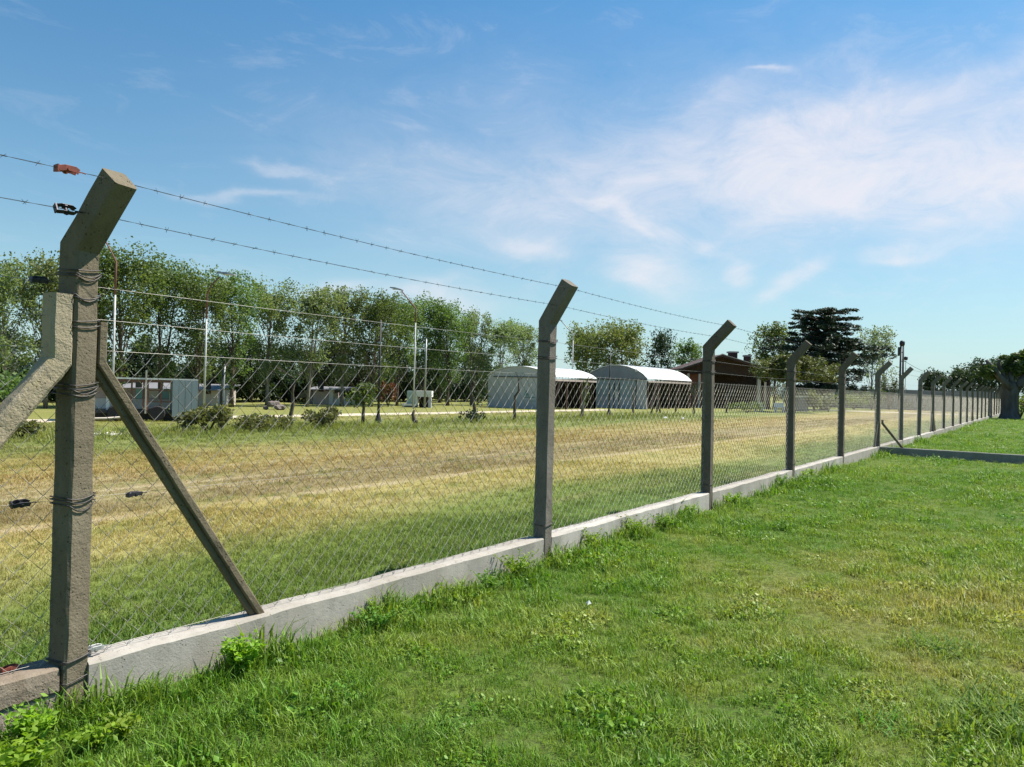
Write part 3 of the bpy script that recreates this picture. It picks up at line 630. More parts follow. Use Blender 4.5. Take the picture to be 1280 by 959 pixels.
for i, (px, top, wpx, lab) in enumerate([(-30, 455, 120, 'dark hedge mass at the left edge under the trees'), (60, 462, 110, 'dark understory bush left of the nearest post'), (140, 458, 110, 'dark understory bush behind the trailer and first lamp'), (235, 466, 100, 'dark understory bush behind the lamp with the flat head'), (310, 462, 90, 'dark understory bush behind the rubble heap'),
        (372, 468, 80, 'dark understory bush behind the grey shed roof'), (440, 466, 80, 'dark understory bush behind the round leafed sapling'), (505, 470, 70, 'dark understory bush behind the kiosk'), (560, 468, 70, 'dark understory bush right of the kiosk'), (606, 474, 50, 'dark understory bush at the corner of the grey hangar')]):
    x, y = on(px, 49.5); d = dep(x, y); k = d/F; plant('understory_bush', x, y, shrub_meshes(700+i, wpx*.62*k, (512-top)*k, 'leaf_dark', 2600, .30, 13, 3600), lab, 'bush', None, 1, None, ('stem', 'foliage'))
def sapling(px, yw, base_r, pts, label, leaves=None, mat='leaf', name='sapling', bark='bark', twigs=5, seed=0):
    """pts: (dx px, height px) from the foot"""
    x, y = on(px, yw); d = dep(x, y); k = d/F; rs = np.random.default_rng(seed+500); o = empty(name, (x, y, 0), label, 'sapling', None, YAW-math.pi/2); tb = MB()
    P = [Vector((a*k, 0, b*k)) for a, b in pts]; n = len(P); tb.tube(P, [base_r*k*(1-.6*i/(n-1)) for i in range(n)], 7)
    for t_ in range(twigs):
        s_ = P[-1] if t_ % 2 else P[-2].lerp(P[-1], rs.random()); e = s_ + Vector((rs.normal()*.3, rs.normal()*.3, .2+.35*rs.random())); tb.tube([s_, s_.lerp(e, .5)+Vector((rs.normal()*.05, 0, 0)), e], [.3*base_r*k, .2*base_r*k, .006], 4, False)
    tb.build('trunk', M[bark], o, True)
    if leaves:
        C_, S_ = [], []
        for (dx, h_, rx, rz, cnt) in leaves:
            C_.append(blob_pts(rs, (dx*k, 0, h_*k), (rx*k, rx*k, rz*k), cnt, .2)); S_.append(.13*(.6+.8*rs.random(cnt)))
        link('crown', leaf_mesh('crown', np.concatenate(C_), np.concatenate(S_), M[mat], rs), None, o)
    return o
sapling(276, 20, 3., [(0, 0), (2, 20), (1, 45), (3, 76)], 'thin bare trunk with a grey stake left of the rubble', None, seed=1, twigs=3)
sapling(365, 20, 3.2, [(0, 0), (-1, 14), (2, 30), (1, 46), (4, 62)], 'dark crooked bare trunk standing in the dry grass strip', [(0, 66, 16, 14, 160)], 'leaf_dark', seed=2, twigs=6)
sapling(455, 20, 2.6, [(0, 0), (0, 14), (1, 30), (0, 42)], 'young tree with a round leafy crown left of the black pole', [(-4, 36, 20, 13, 420), (3, 46, 14, 10, 260)], 'leaf', seed=3)
sapling(522, 20, 3.4, [(0, 0), (-3, 6), (-5, 12), (-3, 18)], 'short black bent stump at the foot of the left-leaning lamp', None, seed=4, twigs=0, name='stump')
sapling(592, 20, 2.6, [(0, 0), (2, 18), (-3, 36), (2, 60)], 'leafy young tree left of the grey hangar with low scrub at its foot', [(-2, 58, 22, 16, 330), (0, 8, 18, 9, 260), (10, 34, 12, 14, 120)], 'leaf_dark', seed=5)
sapling(644, 20, 2.2, [(0, 0), (0, 16), (0, 30), (5, 38), (4, 50)], 'crooked leafless sapling in front of the grey hangar', None, seed=6, twigs=6)
sapling(728, 20, 2.3, [(0, 0), (1, 14), (3, 30), (6, 48)], 'pale leaning sapling between the two hangars', [(4, 32, 6, 18, 110)], 'leaf', bark='pale_bark', seed=7)
sapling(792, 20, 1.5, [(0, 0), (0, 18), (0, 34)], 'straight thin sapling in front of the blue grey hangar', None, seed=8, twigs=4)
sapling(814, 20, 1.3, [(0, 0), (3, 12), (6, 24)], 'leaning thin sapling, first of three at the dark shed', None, seed=9, twigs=2)
sapling(822, 20.5, 1.3, [(0, 0), (0, 14), (1, 30)], 'upright thin sapling, middle one of three at the dark shed', None, bark='pale_bark', seed=10, twigs=3)
sapling(827, 20, 1.5, [(0, 0), (-3, 12), (-5, 22)], 'stouter leaning sapling, last of three at the dark shed', None, seed=11, twigs=2)
sapling(846, 20, 1.3, [(0, 0), (-1, 14), (0, 26)], 'thin sapling under the left eave of the brick house', None, seed=12, twigs=3)
sapling(868, 20, 1.5, [(0, 0), (0, 16), (1, 34)], 'dark thin sapling before the lit brick wall', [(0, 30, 6, 10, 80)], 'leaf_dark', seed=13, twigs=3)
sapling(909, 20, 1.5, [(0, 0), (0, 10), (-1, 22)], 'short sapling in front of the dark porch', None, seed=14, twigs=3)
x, y = on(279.5, 19.9); o = MB().tube([(0, 0, 0), (.01, 0, 1.4), (.03, 0, 2.0)], [.03, .028, .024], 6).build('stake', M['grey_metal'], None, True, (x, y, 0)); tag(o, 'thin grey stake tied beside a bare trunk', 'stake')
for px, d, r, h, mat, lab, n in ((1018, 70, 10, 26, 'leaf_pale', 'yellow green shrub right of the grey cabinet', 700), (1036, 72, 16, 22, 'leaf_poplar', 'blue green agave like shrub in front of the cedar', 700),
        (1068, 86, 20, 22, 'leaf_silver', 'rounded green bush by the far wall', 800), (1090, 88, 16, 26, 'leaf', 'taller green bush left of the utility pole', 700), (1112, 92, 14, 40, 'leaf_dark', 'dark shrub at the foot of the utility pole', 700), (1118, 96, 14, 38, 'orange_leaf', 'orange tinged tree top beside the utility pole', 600),
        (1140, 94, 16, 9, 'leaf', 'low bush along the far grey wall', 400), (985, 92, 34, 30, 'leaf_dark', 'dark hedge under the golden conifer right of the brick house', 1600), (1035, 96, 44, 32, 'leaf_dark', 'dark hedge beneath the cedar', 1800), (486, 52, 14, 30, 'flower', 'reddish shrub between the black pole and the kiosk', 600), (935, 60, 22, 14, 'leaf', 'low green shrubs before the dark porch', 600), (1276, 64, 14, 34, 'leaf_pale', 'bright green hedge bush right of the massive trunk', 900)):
    x, y = at(px, d); plant('shrub', x, y, shrub_meshes(px, r/F*d, h/F*d, mat, n, .2), lab, 'shrub', None, 1, None, ('stem', 'foliage'))

# the massive pollarded tree at the right
def big_tree():
    d = 61; x, y = at(1263, d); k = d/F; o = empty('old_tree', (x, y, 0), 'massive old tree with cut back limbs beside the far end of the fence', 'tree', None, YAW-math.pi/2)
    tb = MB(); rs = np.random.default_rng(77)
    prof = [(0, 14), (3, 12), (8, 10), (20, 9.2), (32, 9.6), (40, 10.5), (46, 7.5)]
    vs = []; n = 18
    for h_, r in prof:
        for q in range(n):
            a_ = 2*math.pi*q/n; rr = r*(1+.12*math.sin(3*a_+1)+.07*math.sin(7*a_+h_*.1)+.04*rs.normal())
            vs.append((rr*k*math.cos(a_), rr*k*.9*math.sin(a_), (h_-1)*k))
    tb.add(vs, [(i*n+q, i*n+(q+1) % n, (i+1)*n+(q+1) % n, (i+1)*n+q) for i in range(len(prof)-1) for q in range(n)] + [tuple(range((len(prof)-1)*n, len(prof)*n))])
    limbs = [((-3, 38), (-15, 52), (-24, 62), (-31, 73), 4.8), ((-26, 64), (-31, 66), (-37, 68), (-39, 74), 2.), ((-6, 42), (-9, 56), (-13, 66), (-15, 74), 4), ((2, 42), (0, 54), (2, 64), (6, 76), 3.8), ((6, 40), (16, 52), (26, 60), (40, 68), 4.6), ((4, 40), (20, 46), (38, 50), (60, 60), 4)]
    for *pp, r in limbs:
        tb.tube([(a*k, rs.normal()*.2, b*k) for a, b in pp], [r*k, r*.8*k, r*.62*k, r*.4*k], 9)
    tb.build('trunk', M['old_bark'], o, True)
    C_, S_ = [], []
    for (a, b, rx, rz, cnt) in [(4, 64, 14, 10, 700), (-16, 58, 12, 10, 500), (-30, 60, 10, 8, 350), (12, 78, 14, 7, 600), (28, 74, 20, 12, 1300), (45, 70, 24, 16, 1200), (62, 66, 26, 20, 1300), (30, 62, 20, 9, 600), (2, 76, 8, 5, 160), (60, 48, 26, 12, 700), (-12, 77, 5, 3, 70), (84, 70, 26, 20, 900), (44, 52, 16, 8, 300), (22, 84, 12, 6, 260), (48, 84, 22, 8, 700), (70, 86, 20, 10, 700), (-2, 70, 5, 3, 60)]:
        C_.append(blob_pts(rs, (a*k, rs.normal()*.6, b*k), (rx*k, rx*k*1.2, rz*k), cnt, .3)); S_.append(.30*(.6+.8*rs.random(cnt)))
    link('crown', leaf_mesh('crown', np.concatenate(C_), np.concatenate(S_), M['leaf_canopy'], rs), None, o)
big_tree()
for i, (px, d, top, w, lab) in enumerate([(1166, 120, 462, 30, 'small dark tree just right of the utility pole over the far wall'), (1196, 116, 460, 40, 'dark spreading tree behind the distant fence posts'), (1222, 112, 452, 50, 'dark tree behind the cut limb of the massive tree'), (1248, 108, 448, 56, 'dark tree hidden behind the massive trunk'), (1290, 104, 440, 70, 'dark tree at the right edge beyond the massive tree')]):
    single('dark_tree', 300+i, px, d, top, w, 'leaf_dark', lab, .3, nleaf=3600, leaf=.36, upright=.3, nclump=32, clump=.2)

# ------------------------------------------------------------------ lamps and poles
def lamp(px, yw, bend_py, red_py, arm, head, label, hl=1.0):
    """arm: list of (px, py); head: px span"""
    x, y = on(px, yw); d = dep(x, y); k = d/F; P = lambda a, b: Vector(((a-px)*k, 0, zat(px, b, d))); o = empty('street_lamp', (x, y, 0), label, 'street lamp', 'street lamps along the road', YAW-math.pi/2)
    zr = zat(px, red_py, d); zb = zat(px, bend_py, d)
    MB().tube([(0, 0, 0), (0, 0, 2.5), (0, 0, zr)], [.06, .05, .042], 8).build('pole', M['pole_grey'], o, True)
    MB().tube([(0, 0, zr), (0, 0, zb)] + [tuple(P(a, b)) for a, b in arm], [.055, .045]+[.032]*len(arm), 8).build('arm', M['rust'] if hl else M['grey_metal'], o, True)
    a0, b0 = head[0]; a1, b1 = head[1]; p, q = P(a0, b0), P(a1, b1); dv = (q-p).normalized(); up_ = Vector((0, 1, 0)).cross(dv); up_ = up_ if up_.z > 0 else -up_; mb = MB(); vs = []
    for s_, hw, ht in ((0, .06, .05), (.15, .11, .08), (.6, .13, .10), (.95, .10, .06), (1, .05, .03)):
        c = p.lerp(q, s_)
        for a, b in ((-1, 0), (-.8, 1), (.8, 1), (1, 0)): vs.append(c + Vector((0, a*hw, 0)) + up_*ht*b)
    mb.add(vs, [(i*4+j, i*4+(j+1) % 4, i*4+4+(j+1) % 4, i*4+4+j) for i in range(4) for j in range(4)] + [(0, 1, 2, 3), (19, 18, 17, 16)])
    hd = mb.build('lamp_head', M['grey_metal'], o)
    c = p.lerp(q, .55); MB().box(c.x-.2, c.x+.2, -.08, .08, c.z-.03, c.z-.004).build('lens', M['white_paint'], hd)
lamp(141, 33, 327, 368, [(137.5, 320), (124, 296)], [(127, 298), (105, 292)], 'street lamp with a red neck half hidden by the nearest post')
lamp(256, 33, 368, 398, [(261, 356), (272, 345)], [(267.5, 341), (291, 343.5)], 'white street lamp with its flat head turned right')
lamp(517.5, 33, 386, 403, [(499, 364)], [(501, 364), (484, 360.5)], 'street lamp leaning its dark head to the left')
lamp(715, 32, 418, 425, [(699, 401)], [(701, 402), (686, 398)], 'thin street lamp just right of the second post, arm to the left', 0)
x, y = on(531.5, 34); d = dep(x, y); tag(MB().tube([(0, 0, 0), (0, 0, 3), (0, 0, zat(531, 424, d))], [.07, .06, .05], 8).build('bare_pole', M['grey_metal'], None, True, (x, y, 0)), 'bare pale pole without a lamp, right of the left-leaning lamp', 'pole')
for px, yb, top, lab in ((474, 20.5, 400, 'slim black pole on a flared foot right of the round leafed sapling'), (762, 20.5, 438, 'slim black pole in front of the blue grey hangar')):
    x, y = on(px, yb); d = dep(x, y); o = empty('dark_pole', (x, y, 0), lab, 'pole', 'slim black poles at the edge of the field')
    MB().tube([(0, 0, .3), (0, 0, zat(px, top, d))], [.05, .03], 8).build('shaft', M['dark_pole'], o, True); MB().lathe([(.15, 0), (.14, .08), (.09, .3), (.055, .42)], 10).build('foot', M['dark_pole'], o)
# utility pole with transformer
d = 84; x, y = at(1126.5, d); k = d/F; o = empty('utility_pole', (x, y, 0), 'dark twin utility pole with round fittings on top beside the poplars', 'utility pole', None, YAW-math.pi/2)
zt = zat(1127, 430, d)
for s_ in (-1, 1): MB().tube([(s_*.18, 0, 0), (s_*.13, 0, zt)], [.13, .09], 8).build('pole', M['dark_pole'], o, True)
MB().lathe([(.10, -.3), (.26, -.2), (.28, .1), (.2, .28), (.08, .34)], 12, (0, 0, zt+.05)).build('top_fitting', M['black_metal'], o, True)
MB().lathe([(.1, -.2), (.2, -.12), (.2, .15), (.08, .22)], 10, (5*k, 0, zat(1127, 448, d))).build('insulator', M['black_metal'], o, True)
MB().box(-.06, 5.4*k, -.04, .04, zat(1127, 452, d), zat(1127, 451, d)).box(-4*k, .1, -.04, .04, zat(1127, 441, d), zat(1127, 440, d)).build('crossarm', M['dark_pole'], o)
MB().tube([(5*k, 0, zat(1127, 452, d)), (5*k, 0, 1.0)], [.03, .03], 6).build('conduit', M['grey_metal'], o)
MB().box(-4.6*k, -3.2*k, -.15, .15, zat(1127, 445, d), zat(1127, 434, d)).build('bracket', M['black_metal'], o)
P0_ = Vector((x+CY*0, y, zat(1127, 449, d))); x1, y1 = at(1190, 88); pts = [P0_.lerp(Vector((x1, y1, 4.0)), s_) - Vector((0, 0, .5*4*s_*(1-s_))) for s_ in np.linspace(0, 1, 9)]
tag(MB().tube(pts, .02, 4).build('overhead_cable', M['dark_pole']), 'thin cable sloping down to the right from the utility pole', 'cable')

# ------------------------------------------------------------------ hangars
def arch(w, he, hp, n=14): return [(-w/2 + w*i/n, he + (hp-he)*(1-(2*i/n-1)**2)**.8) for i in range(n+1)]
def hangar(t0, t1, ya, yb, he, hp, kind, label):
    """gable end across the fence direction at x = t0, shed runs along +x; local y from ya (camera side) to yb"""
    yc = (ya+yb)/2; w = yb-ya; o = empty('hangar', (t0, yc, 0), label, 'hangar', 'arched sheds beyond the field'); L = t1-t0; A = arch(w, he, hp)
    fac = M['hangar_wall'] if kind == 0 else M['hangar_blue']
    vs = [(0, a, he) for a in (-w/2, w/2)]; mb = MB()
    top = [(0, a, b) for a, b in A] + [(.12, a, b) for a, b in A]; n = len(A)
    mb.add(top, [tuple(range(n)), tuple(range(2*n-1, n-1, -1))] + [(i, i+n, i+n+1, i+1) for i in range(n-1)] + [(0, n-1, 2*n-1, n)]); mb.build('gable', fac, o)
    ov = .10; A2 = [(a*1.025, b+.02) for a, b in A]; mb = MB(); vs = [(xx, a, b+dz) for dz in (0, .05) for xx in (-.06, L) for a, b in A2]
    q = lambda dz, e, i: (dz*2+e)*n+i
    fs = [(q(1, 0, i), q(1, 1, i), q(1, 1, i+1), q(1, 0, i+1)) for i in range(n-1)] + [(q(0, 0, i), q(0, 0, i+1), q(0, 1, i+1), q(0, 1, i)) for i in range(n-1)] + [(q(0, e, i), q(1, e, i), q(1, e, i+1), q(0, e, i+1)) for e in (0, 1) for i in range(n-1)] + [(q(0, 0, i), q(0, 1, i), q(1, 1, i), q(1, 0, i)) for i in (0, n-1)]
    mb.add(vs, fs); rf = mb.build('roof', M['zinc'], o)
    mb = MB()
    for i in range(1, int(L/.9)+1):
        for j in range(n-1):
            a, b = A2[j]; a_, b_ = A2[j+1]; x_ = i*.9; mb.add([(x_-.02, a, b+.052), (x_+.02, a, b+.052), (x_+.02, a_, b_+.052), (x_-.02, a_, b_+.052), (x_, a, b+.08), (x_, a_, b_+.08)], [(0, 4, 5, 3), (4, 1, 2, 5)])
    tag(mb.build('seam', M['zinc'], rf), kind='stuff')
    if kind == 0:
        npan = 6
        for i in range(npan):
            a = -w/2 + w*i/npan; MB().box(.004*(i % 2), .1, a+.006, a+w/npan-.006, 0, he-.012).build('wall_panel', fac, o)
        MB().box(-.05, .02, -w/2+w*.12, w/2-w*.1, he-.05, he+.01).build('rail', M['dark_pole'], o)
        # faded print on the sheet wall: a small arrow head over two strokes
        sg = MB(); ys = -w/2 + w*.36; sg.add([(-.012, ys+.25, .95), (-.012, ys-.25, .95), (-.012, ys, 1.38), (-.006, ys+.25, .95), (-.006, ys-.25, .95), (-.006, ys, 1.38)], [(0, 1, 2), (5, 4, 3), (0, 3, 4, 1), (1, 4, 5, 2), (2, 5, 3, 0)])
        sg.box(-.012, -.006, ys-.75, ys+.25, .80, .88); sg.box(-.012, -.006, ys-.85, ys-.1, .55, .60); sg.build('painted_sign', M['sign_green'], o)
    else:
        zz = .93; MB().box(.0, .1, -w/2, w/2, 0, zz).build('base_wall', M['hangar_base'], o)
        cols = [-w/2, -w/2+w*.17, -w/2+w*.44, -w/2+w*.52, -w/2+w*.87, w/2]
        for i in range(5):
            m_ = M['hangar_panel'] if i in (1, 3, 2) else M['hangar_base']; zlo = zz+.006 if i != 2 else zz+.5
            MB().box(.02, .09, cols[i]+.05, cols[i+1]-.05, zlo, he-.02).build('window_panel', m_, o)
            if i == 2: MB().box(.014, .09, cols[i]+.05, cols[i+1]-.05, zz+.006, zz+.494).build('notice_board', M['white_wall'], o)
        for c in cols[1:-1]: MB().box(-.02, .1, c-.04, c+.04, 0, he-.004).build('mullion', M['dark_pole'], o)
        MB().box(-.03, .015, -w/2, w/2, he-.08, he-.002).build('rail', M['dark_pole'], o)
        MB().box(-.04, -.001, -w/2+w*.15, -w/2+w*.19, hp-.5, hp-.3).build('flood_light', M['white_paint'], o)
    # camera-side long wall: open bays between posts, with a dark back wall inside
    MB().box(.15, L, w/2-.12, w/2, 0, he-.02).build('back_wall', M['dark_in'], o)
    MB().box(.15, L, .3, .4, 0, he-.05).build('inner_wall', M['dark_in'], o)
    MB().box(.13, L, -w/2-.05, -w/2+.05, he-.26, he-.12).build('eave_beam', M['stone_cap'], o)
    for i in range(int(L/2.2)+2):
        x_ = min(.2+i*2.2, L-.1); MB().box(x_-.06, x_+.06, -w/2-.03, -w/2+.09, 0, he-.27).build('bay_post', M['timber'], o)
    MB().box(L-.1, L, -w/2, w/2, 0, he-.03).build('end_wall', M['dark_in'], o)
    return o
hangar(46.5, 53.4, 29.3, 34.9, 2.35, 3.08, 0, 'grey hangar with a rounded gable and faded green print on its wall')
hangar(57.9, 67.4, 27.0, 32.8, 2.50, 3.62, 1, 'blue grey hangar with a panelled arched front and bright white roof')

# ------------------------------------------------------------------ the brick house
def house():
    d = 76; k = d/F; x, y = at(900, d); o = empty('brick_house', (x, y, 0), 'dark brick house with low gabled tile roofs and two chimneys behind the third fence post', 'house', None, YAW-math.pi/2)
    X = lambda px: (px-900)*k; Z = lambda py, px=900: max(0, zat(px, py, d))
    # main body and gables, fronts towards the camera; wx: left to right, depth goes away (+y local)
    def gable_roof(name, xl, xp, xr, zl, zp, zr, y0, y1, th, par):
        mb = MB()
        for (xa, za, xb, zb_) in ((xl, zl, xp, zp), (xp, zp, xr, zr)):
            mb.add([(xa, y0, za), (xb, y0, zb_), (xb, y1, zb_), (xa, y1, za), (xa, y0, za-th), (xb, y0, zb_-th), (xb, y1, zb_-th), (xa, y1, za-th)], [(0, 1, 2, 3), (7, 6, 5, 4), (0, 4, 5, 1), (2, 6, 7, 3), (0, 3, 7, 4), (1, 5, 6, 2)])
        r_ = mb.build(name, M['roof_tile'], par)
        e = MB()
        for (xa, za, xb, zb_) in ((xl, zl, xp, zp), (xp, zp, xr, zr)): e.tube([(xa, y0-.03, za+.03), (xb, y0-.03, zb_+.03)], .05, 4)
        e.build('ridge_flashing', M['stone_cap'], r_)
        return r_
    zE = Z(466)
    r1 = gable_roof('roof', X(848), X(898), X(952), Z(462), Z(444), Z(459), -1.2, 6, .2, o)
    r2_ = gable_roof('roof', X(896), X(914), X(962), Z(449), Z(440.5), Z(458), 3.5, 8, .2, o)
    MB().add([(X(851), 0, zE-.2), (X(950), 0, zE-.2), (X(950), 0, Z(461)), (X(898), 0, Z(446.5)), (X(851), 0, Z(464))] + [(a, .2, b) for a, b in ((X(851), zE-.2), (X(950), zE-.2), (X(950), Z(461)), (X(898), Z(446.5)), (X(851), Z(464)))], [(4, 3, 2, 1, 0), (5, 6, 7, 8, 9), (0, 1, 6, 5), (1, 2, 7, 6), (2, 3, 8, 7), (3, 4, 9, 8), (4, 0, 5, 9)]).build('gable', M['timber'], o)
    MB().box(X(852), X(882), .6, .8, 0, Z(467)).build('wall', M['brick'], o)
    MB().box(X(882)+.01, X(962), 2.6, 2.8, 0, Z(464)).build('wall', M['timber'], o)  # brick wall behind the porch, with the porch shade put into its dark colour
    MB().box(X(962), X(962)+.2, .3, 7, 0, Z(464)).build('wall', M['timber'], o); MB().box(X(852)-.22, X(852)-.01, .4, 7, 0, Z(467)).build('wall', M['brick'], o)
    # brick courses on the lit wall, joined
    rows = MB()
    for j in range(26):
        for i in range(10):
            w_ = (X(881)-X(853))/10; x_ = X(853)+i*w_+(w_*.5 if j % 2 else 0)
            if x_+w_*.92 < X(882): rows.box(x_, x_+w_*.92, .585, .6, .06+j*.115, .06+j*.115+.095)
    tag(rows.build('brick', M['brick'], o), kind='stuff')
    for px in (859.5, 873.5): MB().box(X(px)-.11, X(px)+.11, -.3, -.08, 0, Z(468)).build('pillar', M['cream'], o)
    MB().box(X(945), X(949), -.5, -.2, 0, Z(470)).build('pillar', M['cream'], o); MB().box(X(954), X(956), -.5, -.3, 0, Z(476)).build('pillar', M['cream'], o)
    MB().box(X(884), X(944), -.25, -.05, Z(483), Z(480)).build('porch_beam', M['timber'], o)
    for px in (890, 916): f_ = MB().box(X(px), X(px+14), 2.52, 2.6, .9, 2.1).build('window', M['timber'], o); MB().box(X(px+1), X(px+6.6), 2.5, 2.52, 1.0, 2.0).box(X(px+7.4), X(px+13), 2.5, 2.52, 1.0, 2.0).build('pane', M['glass'], f_)
    MB().box(X(934), X(941), 2.54, 2.6, 0, 2.1).build('door', M['timber'], o)
    c1 = MB().box(X(926.5), X(936.5), 4.2, 5.0, Z(452), Z(438)).build('chimney', M['roof_tile'], r1); MB().box(X(925), X(938), 4.1, 5.1, Z(438)+.004, Z(436)).build('chimney_cap', M['stone_cap'], o)
    c2 = MB().box(X(949), X(956), 4.6, 5.4, Z(456), Z(442)).build('chimney', M['roof_tile'], r2_); MB().box(X(948), X(957), 4.5, 5.5, Z(442)+.004, Z(440)).build('chimney_cap', M['stone_cap'], o)
house()
# garden things in front of the house
for px, d, w, lab in ((949, 64, 11, 'white garden bench left, before the dark porch'), (975, 64, 13, 'white garden bench right, by the fourth fence post')):
    x, y = at(px, d); k = d/F; o = empty('garden_bench', (x, y, 0), lab, 'bench', None, YAW-math.pi/2)
    MB().box(-w/2*k, w/2*k, -.2, .2, .40, .47).build('seat', M['white_wall'], o); MB().box(-w/2*k, w/2*k, .16, .21, .475, .8).build('backrest', M['white_wall'], o)
    for s_ in (-1, 1): MB().box(s_*w*.36*k-.06, s_*w*.36*k+.06, -.18, .15, 0, .398).build('leg', M['white_wall'], o)
x, y = at(979.5, 66); o = empty('globe_lamp', (x, y, 0), 'white globe lamp on a short pole left of the fourth fence post', 'lamp')
MB().tube([(0, 0, 0), (0, 0, zat(980, 486, 66))], .04, 8).build('pole', M['white_paint'], o); MB().lathe([(.02, -.19), (.13, -.14), (.19, 0), (.13, .14), (.02, .19)], 12, (0, 0, zat(980, 482, 66))).build('globe', M['white_wall'], o, True)
x, y = at(1005, 70); k = 70/F; o = empty('metal_cabinet', (x, y, 0), 'dark grey metal cabinet with a pale lid right of the fourth post', 'cabinet', None, YAW-math.pi/2)
MB().box(-6*k, 6*k, 0, .8, 0, zat(1005, 497, 70)).build('body', M['hangar_blue'], o); MB().box(-6.4*k, 6.4*k, -.05, .85, zat(1005, 497, 70)+.003, zat(1005, 495, 70)).build('lid', M['white_paint'], o)
# far walls
o = empty('far_wall', (105, 12, 0), 'tall grey rendered wall closing the field at the far right', 'wall')
for i in range(9): MB().box(0, .2, -8+i*2.6, -8+(i+1)*2.6-.012, 0, 2.45+.03*(i % 2)).build('wall_panel', M['hangar_blue'] if i < 5 else M['plinth_dark'], o)
# small things lying in the field, seen through the mesh
for px, d, lab in ((833, 43, 'small white scrap in the field before the dark shed'), (855, 42, 'small white scrap in the field near the brick house')):
    x, y = at(px, d); tag(MB().add([(-.12, 0, .01), (.1, -.08, .02), (.13, .06, .09), (-.05, .1, .06), (0, 0, .13)], [(0, 1, 4), (1, 2, 4), (2, 3, 4), (3, 0, 4), (3, 2, 1, 0)]).build('litter', M['litter'], None, False, (x, y, 0)), lab, 'litter')

# ------------------------------------------------------------------ trailer, kiosk, low house, rubble
def trailer():
    x0, y0 = on(183, 26); d = dep(x0, y0); k = d/F; o = empty('market_trailer', (x0, y0, 0), 'open sided trailer stall with red uprights and a blue grey end panel', 'trailer', None, YAW-math.pi/2+R(27))
    X = lambda px: (px-183)*k; Z = lambda py: zat(183, py, d)
    MB().box(X(112), X(243), -.05, 1.5, Z(474.5), Z(472.5)).build('roof', M['white_paint'], o); MB().box(X(112), X(243), -.02, .05, Z(478), Z(475)).build('roof_beam', M['rust'], o)
    MB().box(X(112), X(212), 0, 1.45, Z(517), Z(513)).build('deck', M['dark_pole'], o); MB().box(X(112), X(230), .1, 1.3, Z(525), Z(517)-.004).build('chassis', M['rubber'], o)
    o2 = MB().box(X(213), X(243), -.06, 1.46, Z(521), Z(475)).build('end_panel', M['zinc_panel'], o)
    for a in (213, 220.5, 228, 235.5): MB().box(X(a)+.01, X(a+7.5)-.01, -.075, -.061, Z(520.6), Z(475.4)).build('sheet', M['zinc_panel'], o2)
    MB().box(X(112), X(212), 1.40, 1.46, Z(513)+.002, Z(500)).build('back_board', M['white_wall'], o); MB().box(X(112), X(212), 1.38, 1.46, Z(500)+.002, Z(486)).build('back_board', M['pink_wall'], o)
    for a, b, m_ in ((172, 180, 'turq'), (202, 212, 'turq'), (188, 199, 'white_wall')): MB().box(X(a), X(b), 1.33, 1.375, Z(499), Z(487)).build('board', M[m_], o)
    for a in (150, 167, 180.5, 185, 200): MB().box(X(a)-.03, X(a)+.03, -.01, .05, Z(513), Z(478)-.002).build('upright', M['rust'], o)
    MB().box(X(183)-.03, X(183)+.025, -.07, -.02, Z(517), Z(463)).build('upright', M['cream'], o); MB().box(X(141)-.05, X(141)+.05, .1, .2, Z(517)+.002, Z(494)).build('upright', M['white_paint'], o)
    for z in (488, 502): MB().box(X(185), X(212), .0, .04, Z(z)-.02, Z(z)+.02).build('rail', M['rust'], o)
    for px in (150, 196):
        w_ = empty('x', (0, 0, 0), None, None); bpy.data.objects.remove(w_)
        q = MB().lathe([(.05, -.09), (.24, -.09), (.28, -.05), (.28, .05), (.24, .09), (.05, .09)], 16); wh = MB().add([(a, c, b) for a, b, c in q.v], q.f).build('wheel', M['rubber'], o, False, (X(px), -.0, .285))
    MB().tube([(X(112), -.35, .1), (X(140), -.4, .12), (X(158), -.3, .16)], .04, 6).build('drawbar', M['cream'], o)
trailer()
x, y = on(143, 20.5); tag(MB().box(-.6, .55, -.35, .35, 0, .035).build('paving_slab', M['white_wall'], None, False, (x, y, 0), (0, 0, .5)), 'pale flat slab lying in the grass right of the nearest post', 'slab')
def kiosk():
    x0, y0 = on(524, 35); d = dep(x0, y0); k = d/F; o = empty('electrical_kiosk', (x0, y0, 0), 'pale green electrical kiosk behind the left-leaning lamp', 'kiosk', None, YAW-math.pi/2); X = lambda px: (px-524)*k; Z = lambda py: max(0, zat(524, py, d))
    c = MB().box(X(509), X(519.5), 0, 1, .25, Z(489)).build('cabinet', M['teal_box'], o)
    for a in (509.3, 512.8, 516.2): MB().box(X(a), X(a+3.1), -.03, -.003, .32, Z(490)).build('door', M['teal_box'], c)
    MB().box(X(519.5)+.01, X(522), -.02, .4, .2, Z(491)).build('panel', M['white_wall'], o); MB().box(X(519.5)+.01, X(540), -.05, 1., Z(496), Z(488.5)).build('canopy', M['white_wall'], o)
    MB().box(X(503), X(521.5), -.2, 1.1, .12, .245).build('slab', M['white_wall'], o); MB().box(X(503)+.1, X(521), -.1, 1, 0, .118).build('base', M['grey_roof'], o)
    MB().box(X(536), X(539.5), .0, .3, 0, Z(496)-.004).build('post', M['hangar_base'], o); MB().box(X(523), X(535), .8, .9, 0, Z(496)-.004).build('back_panel', M['dark_in'], o)
kiosk()
